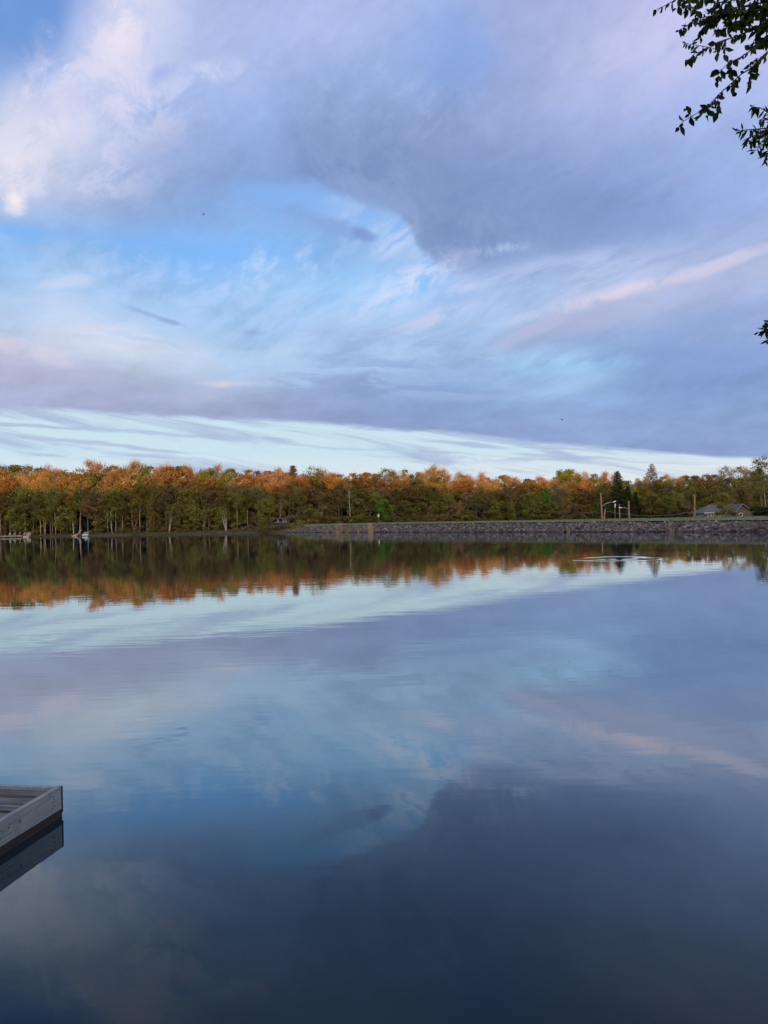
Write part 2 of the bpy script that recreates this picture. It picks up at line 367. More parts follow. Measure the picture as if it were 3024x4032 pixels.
# cirrus veil through the gap: light and shaded layers
blob(820, 690, 640, 150, -4, (184, 210, 246), .6, 'fan', .5, soft=(.35, 1.1), tex=('fan', .36, .66))
blob(1000, 780, 560, 110, -3, (140, 164, 208), .6, 'flat', .6, soft=(.35, 1.1), tex=('up', .40, .66))
blob(760, 800, 560, 80, 0, (178, 206, 240), .6, 'flat', .6, soft=(.35, 1.1), tex=('flat', .44, .60))
blob(360, 620, 420, 110, 6, (184, 208, 246), .45, 'fine', .5, soft=(.3, 1.1), tex=('fine', .44, .64))
blob(1250, 620, 430, 90, -14, (190, 204, 238), .55, 'up', .5, soft=(.3, 1.1), tex=('up', .44, .60))
blob(430, 470, 330, 40, 4, (140, 168, 222), .5, 'puff', .6, soft=(.2, 1.1), tex=('puff', .42, .62))
# wisps fanning through the gap
blob(580, 570, 210, 75, -10, (186, 210, 246), .8, 'puff', .5, tex=('fine', .46, .66))
blob(850, 515, 80, 40, -30, (196, 212, 246), .8, 'fan', .9, tex=('fan', .38, .56))
blob(880, 615, 190, 60, -28, (214, 222, 248), .9, 'fan', .6, soft=(-.1, 1.1), tex=('fine', .34, .60))
blob(820, 660, 220, 50, -30, (190, 206, 240), .6, 'fan', .6, tex=('fan', .44, .62))
blob(915, 700, 150, 22, -19, (204, 206, 236), .8, 'up', .7, soft=(-.1, 1.1), tex=('fine', .32, .56))
blob(1010, 625, 60, 16, -14, (202, 212, 244), .55, 'up', .8, soft=(-.1, 1.1))
blob(150, 605, 80, 22, -4, (200, 214, 242), .75, 'fine', 1.0)
blob(120, 660, 200, 50, 6, (198, 212, 240), .5, 'flat', .7, tex=('flat', .42, .62))
blob(280, 735, 280, 60, 10, (222, 222, 236), .75, 'flat', .7, tex=('flat', .36, .60))
blob(80, 755, 190, 34, 8, (214, 208, 226), .7, 'flat', .9, tex=('puff', .38, .6))
blob(640, 690, 200, 60, -20, (170, 202, 242), .5, 'fan', .6, tex=('fan', .45, .62))
blob(620, 760, 160, 40, -8, (186, 210, 238), .6, 'fine', .8, tex=('fine', .42, .62))
blob(720, 730, 90, 70, -50, (152, 178, 222), .55, 'fan', .8, tex=('fan', .42, .6))
blob(330, 682, 95, 8, 19, (140, 160, 206), .6, 'fine', .7, soft=(-.2, 1.1), raw=True)
blob(370, 695, 40, 8, 14, (134, 154, 202), .55, 'fine', .6, soft=(-.2, 1.1), raw=True)
blob(548, 718, 38, 11, 4, (138, 160, 208), .6, 'fine', .8, soft=(-.2, 1.1), raw=True)
# long pink streak on the right with its shaded underside
blob(1270, 690, 260, 40, -16, (172, 178, 214), .75, 'up', .7)
blob(1360, 622, 330, 22, -17, (226, 214, 230), .8, 'up', .7, soft=(-.1, 1.1), tex=('fine', .30, .56))
blob(1590, 556, 170, 26, -20, (206, 204, 230), .7, 'up', .7)
blob(1200, 575, 270, 46, -12, (190, 202, 236), .65, 'up', .6, tex=('up', .42, .60))
blob(1450, 640, 260, 26, -16, (176, 186, 222), .5, 'up', .8)
blob(1500, 705, 240, 34, -14, (140, 164, 214), .6, 'up', .8)
blob(1420, 770, 240, 40, -4, (130, 156, 208), .6, 'up', .8)
blob(1240, 775, 190, 34, 0, (164, 208, 246), .85, 'fine', .8, soft=(-.1, 1.1), tex=('fan', .36, .56))
blob(1200, 840, 210, 34, -14, (166, 200, 238), .75, 'up', .9, tex=('up', .42, .58))
blob(1110, 815, 130, 30, 12, (136, 160, 208), .6, 'flat', .8, tex=('flat', .44, .6))
blob(1150, 715, 150, 22, -22, (180, 188, 224), .6, 'up', .9)
blob(930, 815, 230, 40, -6, (144, 170, 216), .6, 'flat', .9, tex=('flat', .42, .6))
blob(1000, 850, 260, 30, -4, (158, 182, 222), .5, 'flat', .9, tex=('flat', .46, .62))
blob(475, 826, 60, 12, 3, (216, 206, 220), .85, 'fine', .7)
blob(400, 790, 160, 36, 14, (184, 198, 222), .6, 'fine', 1.0, tex=('flat', .42, .6))
blob(160, 815, 260, 40, 8, (176, 180, 208), .5, 'flat', .6, tex=('flat', .4, .62))
# pale strip under the cloud deck
pts = [(0, 876), (150, 884), (300, 894), (430, 902), (565, 906), (700, 914), (830, 921), (980, 934), (1110, 947), (1300, 966), (1480, 980), (1659, 990)]
edge = edge_curve(pts, .2)
below = math_('SUBTRACT', edge, el0)      # radians under the cloud edge
below = math_('ADD', below, math_('MULTIPLY', math_('SUBTRACT', n_flat, .5), .02))
strip_m = smooth(below, -.003, .005)
stripc = mix(ramp(el0, .025, .06), lin((229, 230, 236)), mix(ramp(el0, .06, .1), lin((216, 228, 236)), lin((200, 225, 238))))
streak = noise(comb(dot(ae0, (4, .3, 0)), dot(ae0, (5, 34, 0)), 3.7), 1.0, 9, .62, dist=.7)
sband = math_('MULTIPLY', smooth(streak, .455, .62), smooth(el0, .032, .07, .55, .85))
stripc = mix(sband, stripc, lin((166, 184, 214)))
col = mix(strip_m, col, stripc)
for (X, Y, a, b, rot, c, op) in ((90, 925, 190, 7, 4, (164, 182, 212), .7), (330, 935, 260, 7, 4, (166, 186, 216), .65), (260, 965, 330, 6, 5, (170, 182, 212), .7),
        (110, 985, 70, 4, 4, (176, 184, 210), .6), (600, 950, 60, 9, 8, (162, 176, 212), .6), (1010, 962, 130, 7, 5, (160, 178, 212), .7), (960, 980, 160, 4, 4, (172, 186, 214), .5),
        (1240, 985, 140, 7, 6, (160, 176, 212), .7), (760, 968, 160, 5, 4, (172, 190, 218), .5), (1380, 995, 130, 3, 3, (176, 188, 214), .5)):
    blob(X, Y, a, b, rot, c, op, 'flat', 1.0)
# physical sky: a share of the colour, and the light of the rest of the dome
SUN_EL, SUN_AZ = R(2.0), R(188.0)
sky = N('ShaderNodeTexSky', sky_type='NISHITA'); sky.sun_disc = False; sky.sun_elevation = SUN_EL; sky.sun_rotation = SUN_AZ
sk = N('ShaderNodeVectorMath', operation='SCALE'); wt.links.new(sky.outputs[0], sk.inputs[0]); sk.inputs['Scale'].default_value = 0.1
# afterglow in the west, behind the viewer
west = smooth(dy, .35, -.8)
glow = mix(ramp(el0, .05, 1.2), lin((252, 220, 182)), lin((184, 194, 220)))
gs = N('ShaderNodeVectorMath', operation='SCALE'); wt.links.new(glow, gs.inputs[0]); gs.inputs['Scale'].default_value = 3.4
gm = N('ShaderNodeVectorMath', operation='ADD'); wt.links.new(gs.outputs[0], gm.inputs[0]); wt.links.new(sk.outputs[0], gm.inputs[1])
high = smooth(el0, R(38), R(70))
col = mix(high, col, mix(n_big, lin((140, 165, 220)), lin((190, 196, 232))))
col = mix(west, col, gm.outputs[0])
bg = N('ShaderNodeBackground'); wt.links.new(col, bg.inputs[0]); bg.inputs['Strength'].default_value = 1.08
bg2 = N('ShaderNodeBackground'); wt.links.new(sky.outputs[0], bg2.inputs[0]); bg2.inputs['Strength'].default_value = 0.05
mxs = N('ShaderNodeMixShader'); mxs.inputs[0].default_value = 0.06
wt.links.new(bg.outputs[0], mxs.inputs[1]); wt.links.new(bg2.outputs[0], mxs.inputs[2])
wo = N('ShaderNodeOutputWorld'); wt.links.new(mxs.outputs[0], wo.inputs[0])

sl = bpy.data.lights.new('sun', 'SUN'); sl.energy = 4.2; sl.angle = R(0.5); sl.color = (1.0, .67, .34)
so = bpy.data.objects.new('sun', sl); COL.objects.link(so)
sd = Vector((math.sin(SUN_AZ) * math.cos(SUN_EL), math.cos(SUN_AZ) * math.cos(SUN_EL), math.sin(SUN_EL)))
so.rotation_euler = (-sd).to_track_quat('-Z', 'Y').to_euler(); so.location = (0, -50, 60)

# ------------------------------------------------------------------ lake outline
def interp(tab, x):
    if x <= tab[0][0]: return tab[0][1]
    for (a, b), (c, d) in zip(tab, tab[1:]):
        if x <= c: return b + (d - b) * (x - a) / (c - a)
    return tab[-1][1]
DAM_A = Vector((-25.0, 181.0)); DAM_B = Vector((75.0, 10.0))     # waterline of the dam
def dam_y(px):                                                     # depth of the dam's waterline in a photo column
    k = (px - 1512) / F
    s = (DAM_B.y - DAM_A.y) / (DAM_B.x - DAM_A.x)
    return (DAM_A.y - s * DAM_A.x) / (1 - s * k)
SHORE = [(-3000, 190), (-1500, 262), (0, 244), (150, 240), (400, 222), (800, 200), (1050, 186), (1100, 183)]
def shore_y(px): return interp(SHORE, px) if px < 1100 else dam_y(px)
WOOD = [(-3000, 195), (0, 248), (800, 206), (1100, 205), (1300, 214), (1500, 228), (2000, 250), (2600, 262), (3024, 250), (4500, 200)]
def wood_y(px): return interp(WOOD, px)
def ground_z(px, y):
    s = shore_y(px); d = y - s
    rise = interp([(-4, -1.2), (-.3, -.15), (0, .02), (.5, .35), (4, .6), (12, .9), (25, 2), (45, 4.5), (70, 8), (120, 11), (4000, 11)], d)
    if px < 1060: return rise
    w = min((px - 1060) / 80, 1)
    rr = interp([(-4, -1.4), (-.3, -.3), (4.0, .3), (30, .3), (60, .35)], d)
    back = interp([(0, 0), (12, .2), (25, 1.2), (45, 4), (80, 8), (4000, 9)], y - wood_y(px))
    return rise * (1 - w) + (rr + max(back, 0)) * w
pxs = list(range(-3000, 0, 250)) + list(range(0, 3100, 20)) + list(range(3250, 5300, 250))
offs = [-4, -.3, 0, .5, 2, 4, 8, 14, 25, 40, 60, 90, 110, 125, 140, 155, 168, 180, 192, 205, 220, 250, 320, 700, 4000]
g = MB()
for px in pxs:
    for o_ in offs:
        y = shore_y(px) + o_
        j = math.sin(px * .05) * .3 + math.sin(px * .013) * .5 if 0 <= o_ < 30 else 0
        k = (px - 1512) / F
        g.v.append((k * (y + j), y + j, ground_z(px, y) + (0.1 * math.sin(px * .31 + o_) if o_ > 1 else 0)))
no = len(offs)
for i in range(len(pxs) - 1):
    for j in range(no - 1):
        a = i * no + j; g.f.append((a, a + no, a + no + 1, a + 1))
tag(g.build('ground', M['soil'], smooth=True), kind='structure')
# near shore and the wooded hill behind the viewer that shades the lake
g = MB()
xs = [-700, -300, -100, -30, -10, -6, -3, 0, 2.9, 3.3, 3.8, 4.6, 7, 12, 30, 100, 300, 700]
for x in xs:
    e = 0.9 if x < 3 else min(0.9 + (x - 2.9) * 4.2, 5.5)
    for y, z in ((e + .4, -.6), (e, .05), (e - .5, .4), (-4, .5), (-16, 1.0)): g.v.append((x, y, z))
for i in range(len(xs) - 1):
    for j in range(4): a = i * 5 + j; g.f.append((a, a + 1, a + 6, a + 5))
tag(g.build('near_shore', M['grass'], smooth=True), kind='structure')
rnd = random.Random(5)
g = MB(); NXH = 240
HT = 24.6
prof = [(-16, .9), (-30, 6), (-45, 15), (-60, None), (-80, 17), (-140, 6), (-600, 1)]
for i in range(NXH + 1):
    x = -420 + 840 * i / NXH
    top = HT + 3.2 * min(max((x - 45) / 40, 0), 1) + 1.2 * math.sin(x * .11) + 1.0 * math.sin(x * .37 + 1) + rnd.uniform(-1.3, 1.3)
    for y, z in prof: g.v.append((x, y + rnd.uniform(-1, 1) * (y > -80 and y < -20), top if z is None else z))
n7 = len(prof)
for i in range(NXH):
    for j in range(n7 - 1): a = i * n7 + j; g.f.append((a, a + 1, a + n7 + 1, a + n7))
M['hill'] = simple('wooded_hill', (.05, .06, .03), (.02, .03, .015), scale=.3)
tag(g.build('hills', M['hill']), kind='structure')

# ------------------------------------------------------------------ water
def water_mat():
    m, nt, out = newmat('lake_water')
    df = nt.nodes.new('ShaderNodeBsdfDiffuse'); df.inputs[0].default_value = (.003, .009, .017, 1)
    gl = nt.nodes.new('ShaderNodeBsdfGlossy'); gl.inputs['Roughness'].default_value = 0.0; gl.inputs['Color'].default_value = (.90, .99, 1, 1)
    lw = nt.nodes.new('ShaderNodeLayerWeight'); lw.inputs['Blend'].default_value = .5
    fc = nt.nodes.new('ShaderNodeValToRGB'); fr = fc.color_ramp
    for k, (p, v) in enumerate(((.40, .030), (.46, .043), (.53, .085), (.617, .22), (.70, .42), (.775, .545), (.861, .65), (.93, .74), (1.0, .92))):
        q = fr.elements[0] if k == 0 else (fr.elements[-1] if k == 1 else fr.elements.new(p))
        q.position = p; q.color = (v, v, v, 1)
    ti = nt.nodes.new('ShaderNodeValToRGB'); te = ti.color_ramp.elements       # reflection colour set by hand: the steeper the look, the cooler the mirror
    te[0].position = .55; te[0].color = (.78, .94, .97, 1); te[1].position = .80; te[1].color = (.96, 1, 1, 1)
    nt.links.new(lw.outputs['Facing'], ti.inputs[0]); nt.links.new(ti.outputs[0], gl.inputs['Color'])
    mx = nt.nodes.new('ShaderNodeMixShader'); nt.links.new(lw.outputs['Facing'], fc.inputs[0]); nt.links.new(fc.outputs[0], mx.inputs[0])
    nt.links.new(df.outputs[0], mx.inputs[1]); nt.links.new(gl.outputs[0], mx.inputs[2]); nt.links.new(mx.outputs[0], out.inputs[0])
    tc = nt.nodes.new('ShaderNodeTexCoord')
    def nz(sc, loc, detail):
        mp = nt.nodes.new('ShaderNodeMapping'); mp.inputs['Scale'].default_value = sc; mp.inputs['Rotation'].default_value = (0, 0, loc)
        n = nt.nodes.new('ShaderNodeTexNoise'); n.inputs['Scale'].default_value = 1; n.inputs['Detail'].default_value = detail
        nt.links.new(tc.outputs['Object'], mp.inputs[0]); nt.links.new(mp.outputs[0], n.inputs['Vector']); return n.outputs['Fac']
    w1 = nz((.5, 2.2, 1), .12, 2); w2 = nz((1.6, 6.0, 1), -.1, 2); pm = nz((.05, .10, 1), .4, 2)
    mr = nt.nodes.new('ShaderNodeMapRange'); mr.inputs['From Min'].default_value = .4; mr.inputs['From Max'].default_value = .65
    mr.inputs['To Min'].default_value = .35; mr.inputs['To Max'].default_value = 1.0; nt.links.new(pm, mr.inputs['Value'])
    a = nt.nodes.new('ShaderNodeMath'); a.operation = 'MULTIPLY_ADD'; nt.links.new(w2, a.inputs[0]); a.inputs[1].default_value = .3; nt.links.new(w1, a.inputs[2])
    h = nt.nodes.new('ShaderNodeMath'); h.operation = 'MULTIPLY'; nt.links.new(a.outputs[0], h.inputs[0]); nt.links.new(mr.outputs[0], h.inputs[1])
    bp = nt.nodes.new('ShaderNodeBump'); bp.inputs['Strength'].default_value = 1.0; bp.inputs['Distance'].default_value = .0028
    nt.links.new(h.outputs[0], bp.inputs['Height']); [nt.links.new(bp.outputs[0], q.inputs['Normal']) for q in (gl, lw)]
    return m
M['water'] = water_mat()
c_ring = at_z(2425, 2199, 0)
def lines(lo, hi, a, b, n):
    o = [lo]; t = 200.0
    coarse = [lo + (a - lo) * k / 6 for k in range(7)]; fine = [a + (b - a) * k / n for k in range(1, n)]
    return coarse + fine + [b + (hi - b) * k / 6 for k in range(7)]
wx = np.array(lines(-900, 900, c_ring.x - 4.5, c_ring.x + 4.5, 150)); wy = np.array(lines(.7, 300, c_ring.y - 4, c_ring.y + 4, 170))
XX, YY = np.meshgrid(wx, wy)
DX, DY = XX - c_ring.x, YY - c_ring.y
rr = np.hypot(DX, DY * 1.06) + .10 * np.sin(np.arctan2(DY, DX) * 3 + 1) + .05 * np.sin(np.arctan2(DY, DX) * 7)
th = np.arctan2(DY, DX)
ZZ = .0085 * np.exp(-((rr - 1.85) / .28) ** 2) * (.62 + .22 * np.sin(th * 2 + .4) + .16 * np.sin(th * 9 + 2)) - .004 * np.exp(-((rr - 1.2) / .4) ** 2)
ZZ[np.abs(DX) > 4.2] = 0; ZZ[np.abs(DY) > 3.8] = 0
nx, ny = len(wx), len(wy)
ii, jj = np.meshgrid(np.arange(nx - 1), np.arange(ny - 1)); a = (jj * nx + ii).ravel()
me = np_mesh('water', np.stack([XX, YY, ZZ], -1).reshape(-1, 3), np.stack([a, a + 1, a + nx + 1, a + nx], -1), smooth=True)
me.materials.append(M['water'])
wo_ = bpy.data.objects.new('water', me); COL.objects.link(wo_); tag(wo_, kind='structure')
#PART2

# ------------------------------------------------------------------ dam
dt = (DAM_B - DAM_A); DLEN = dt.length; dt.normalize(); dn = Vector((-dt.y, dt.x))      # dn points away from the lake
if dn.y < 0: dn = -dn
CREST = [(-.05, 1.5), (0, 1.9), (.1, 1.85), (.25, 1.8), (.5, 1.6), (.63, 1.52), (1.2, 1.5)]
ROCKT = [(-.05, .9), (0, 1.1), (.1, 1.5), (.25, 1.56), (.5, 1.34), (.63, 1.2), (1.2, 1.15)]
def dam_pt(t, d, z): p = DAM_A + dt * (t * DLEN) + dn * d; return (p.x, p.y, z)
dam = empty('embankment_dam', dam_pt(.3, 6, 0))
tag(dam, 'long low embankment dam with a grey rock face and mown grass top', 'dam')
core = MB(); bank = MB(); NS = 160
for i in range(NS + 1):
    t = -.03 + 1.05 * i / NS; rt = interp(ROCKT, t); ct = interp(CREST, t)
    for d, z in ((-2.5, -.9), (0, -.12), (3.5, rt - .12), (4.0, rt - .02)): core.v.append(dam_pt(t, d, z))
    jit = .12 * math.sin(i * 1.9) + .1 * math.sin(i * .7)
    for d, z in ((3.3 + jit, rt - .06), (4.4, rt + .06 + .1 * (ct - rt)), (5.6, ct - .04), (6.6, ct), (9, ct - .02), (15, .2)): bank.v.append(dam_pt(t, d, z))
for i in range(NS):
    for j in range(3): a = i * 4 + j; core.f.append((a, a + 4, a + 5, a + 1))
    for j in range(5): a = i * 6 + j; bank.f.append((a, a + 6, a + 7, a + 1))
M['darkrock'] = simple('dark_core_rock', (.05, .047, .05), (.02, .019, .02), scale=2)  # darker rock for the dam body under the loose stones
for mb, nm, mt in ((core, 'rock_core', 'darkrock'), (bank, 'grass_bank', 'grass')):
    o = mb.build(nm, M[mt], smooth=True); o.parent = dam; o.location = -dam.location
rng = np.random.default_rng(11)
import bmesh
def ico_base():
    bm = bmesh.new(); bmesh.ops.create_icosphere(bm, subdivisions=2, radius=1)
    v = np.array([p.co[:] for p in bm.verts]); f = np.array([[q.index for q in p.verts] for p in bm.faces]); bm.free(); return v, f
IV, IF = ico_base()
def rock_variant(r):
    v = IV.copy()
    for _ in range(9):                              # cut flat facets
        n = r.normal(size=3); n /= np.linalg.norm(n); k = r.uniform(.45, .8)
        d = v @ n - k; v -= np.outer(np.clip(d, 0, None) * .9, n)
    return v
RV = [rock_variant(rng) for _ in range(14)]
def rot_np(r):
    q = r.normal(size=4); q /= np.linalg.norm(q); w, x, y, z = q
    return np.array([[1 - 2 * (y * y + z * z), 2 * (x * y - z * w), 2 * (x * z + y * w)], [2 * (x * y + z * w), 1 - 2 * (x * x + z * z), 2 * (y * z - x * w)], [2 * (x * z - y * w), 2 * (y * z + x * w), 1 - 2 * (x * x + y * y)]])
vs, fs, n0 = [], [], 0
L = -4.0
while L < DLEN * .86:
    step = .40 + .18 * rng.random()
    for d in np.arange(-.35, 3.9, .42):
        t = (L + rng.uniform(-.25, .25)) / DLEN; dd = d + rng.uniform(-.2, .2); rt = interp(ROCKT, t)
        z = -.07 + (rt - .07) * dd / 3.6
        sc = rng.uniform(.13, .33) * (1.25 if rng.random() < .18 else 1)
        if dd > 3.6 or dd > 3.2 and rng.random() < .5: continue
        v = (RV[rng.integers(14)] * np.array([1.15, .95, .72]) * sc) @ rot_np(rng).T
        v[:, 2] *= .85
        vs.append(v + np.array(dam_pt(t, dd, z + .03))); fs.append(IF + n0); n0 += len(IV)
    L += step
me = np_mesh('riprap', np.concatenate(vs), np.concatenate(fs)); me.materials.append(M['stone'])
o = bpy.data.objects.new('riprap', me); COL.objects.link(o); tag(o, 'grey broken rocks covering the face of the dam', 'rocks', kind='stuff')
# per-stone tone
nt = M['stone'].node_tree; b = [n for n in nt.nodes if n.type == 'BSDF_PRINCIPLED'][0]; src = b.inputs['Base Color'].links[0].from_socket
ge = nt.nodes.new('ShaderNodeNewGeometry'); mr = nt.nodes.new('ShaderNodeMapRange'); mr.inputs['To Min'].default_value = .3; mr.inputs['To Max'].default_value = 1.5
nt.links.new(ge.outputs['Random Per Island'], mr.inputs['Value'])
vm = nt.nodes.new('ShaderNodeVectorMath'); vm.operation = 'SCALE'; nt.links.new(src, vm.inputs[0]); nt.links.new(mr.outputs[0], vm.inputs['Scale']); 
pz = nt.nodes.new('ShaderNodeSeparateXYZ'); nt.links.new(ge.outputs['Position'], pz.inputs[0])
wet = nt.nodes.new('ShaderNodeMapRange'); wet.inputs['From Min'].default_value = .06; wet.inputs['From Max'].default_value = .24; wet.inputs['To Min'].default_value = .25; nt.links.new(pz.outputs[2], wet.inputs['Value'])
v2 = nt.nodes.new('ShaderNodeVectorMath'); v2.operation = 'SCALE'; nt.links.new(vm.outputs[0], v2.inputs[0]); nt.links.new(wet.outputs[0], v2.inputs['Scale']); nt.links.new(v2.outputs[0], b.inputs['Base Color'])   # wet band at the waterline
# grass tufts on the crest
def blades(pos, h, w, r, lean=.35):
    n = len(pos); a = r.uniform(0, 6.283, n); hh = h * r.uniform(.5, 1.3, n)
    tx = np.stack([np.cos(a), np.sin(a), np.zeros(n)], 1) * (w * .5)
    la = r.uniform(0, 6.283, n); ln = np.stack([np.cos(la), np.sin(la), np.zeros(n)], 1) * (hh * lean * r.random(n))[:, None]
    up = np.zeros((n, 3)); up[:, 2] = hh
    v = np.stack([pos - tx, pos + tx, pos + up + ln + tx * .15, pos + up + ln - tx * .15], 1).reshape(-1, 3)
    return v, np.arange(4 * n).reshape(n, 4)
tt = rng.uniform(0, .8, 5000); dd = rng.uniform(3.5, 7, 5000)
pos = np.array([dam_pt(t, d, (interp(ROCKT, t) - .04 if d < 4.4 else interp([(4.4, interp(ROCKT, t) + .06), (5.6, interp(CREST, t) - .04), (6.6, interp(CREST, t))], d)) - .03) for t, d in zip(tt, dd)])
v, f = blades(pos, .14, .10, rng); me = np_mesh('grass', v, f); me.materials.append(M['leaf'])
o = bpy.data.objects.new('grass', me); COL.objects.link(o); o.color = (.075, .085, .03, 1); tag(o, 'short green grass along the top of the dam', 'grass', kind='stuff')
# dry grass on the left shore edge
n = 5000; pp = rng.uniform(-60, 1180, n); oo = rng.uniform(.2, 4, n)
pos = np.array([((px - 1512) / F * (shore_y(px) + q), shore_y(px) + q, ground_z(px, shore_y(px) + q) - .05) for px, q in zip(pp, oo)])
v, f = blades(pos, .4, .14, rng, .6); me = np_mesh('grass', v, f); me.materials.append(M['leaf'])
o = bpy.data.objects.new('grass', me); COL.objects.link(o); o.color = (.10, .10, .04, 1); tag(o, 'rough grass along the wooded shore at the left', 'grass', kind='stuff')

# ------------------------------------------------------------------ dry reed clumps at the foot of the dam
def reed(px, w, h, n, label, d=-.15, seed=1, col_=(.20, .155, .105)):
    r = np.random.default_rng(seed); y = shore_y(px) - .1
    x = x_at(px, y); root = empty('reed_clump', (x, y, -.02)); tag(root, label, 'reeds', 'dry reed clumps along the waterline')
    pos = np.stack([r.normal(0, w * .32, n), r.normal(0, .35, n), np.zeros(n)], 1)
    v, f = blades(pos, h, .05, r, .25); me = np_mesh('stems', v, f); me.materials.append(M['reed'])
    o = bpy.data.objects.new('stems', me); COL.objects.link(o); o.parent = root; o.color = (*col_, 1)
reed(1338, 1.6, 1.8, 190, 'largest clump of tall dry tan reeds before the rocks', seed=1, col_=(.26, .20, .13))
reed(1375, .7, 1.5, 50, 'thin tuft of dry reeds just right of the largest reed clump', seed=8)
reed(1458, .75, 1.6, 150, 'narrow bright tan reed clump standing alone right of the largest', seed=2, col_=(.31, .24, .15))
reed(1288, .7, .9, 60, 'low dry reed tuft left of the largest reed clump', seed=3)
reed(1412, .5, .8, 40, 'small dry reed tuft between the two tall reed clumps', seed=4)
reed(2236, .3, .55, 70, 'short orange tan reed tuft at the rocks left of the utility poles', seed=5)
reed(2640, .45, .62, 40, 'short ochre reed tuft on rocks below the gap between poles and house', seed=6)

# ------------------------------------------------------------------ trees
def quad_leaves(r, cen, rad, n, size, flat=1.0, elong=1.0, droop=None):
    m = len(cen); c = np.repeat(cen, n, 0); ra = np.repeat(rad, n)
    d = r.normal(size=(m * n, 3)); d /= np.linalg.norm(d, axis=1)[:, None]
    p = c + d * (ra * r.random(m * n) ** .45)[:, None] * np.array([1, 1, flat])
    a = r.normal(size=p.shape); a /= np.linalg.norm(a, axis=1)[:, None]
    b = np.cross(a, r.normal(size=p.shape)); b /= np.linalg.norm(b, axis=1)[:, None]
    s = size * r.uniform(.6, 1.4, len(p))[:, None]; a = a * s * elong * .5; b = b * s * .5
    return np.stack([p - a, p - b * .8 + a * .1, p + a, p + b * .8 - a * .1], 1).reshape(-1, 3)
def slivers(r, p, dirs, ln, w):
    n = len(p); b = np.cross(dirs, r.normal(size=(n, 3))); b /= np.linalg.norm(b, axis=1)[:, None] + 1e-9
    l = (ln * r.uniform(.5, 1.3, n))[:, None]
    return np.stack([p - b * w * .5, p + b * w * .5, p + dirs * l + b * w * .12, p + dirs * l - b * w * .12], 1).reshape(-1, 3)
PROTO = {}
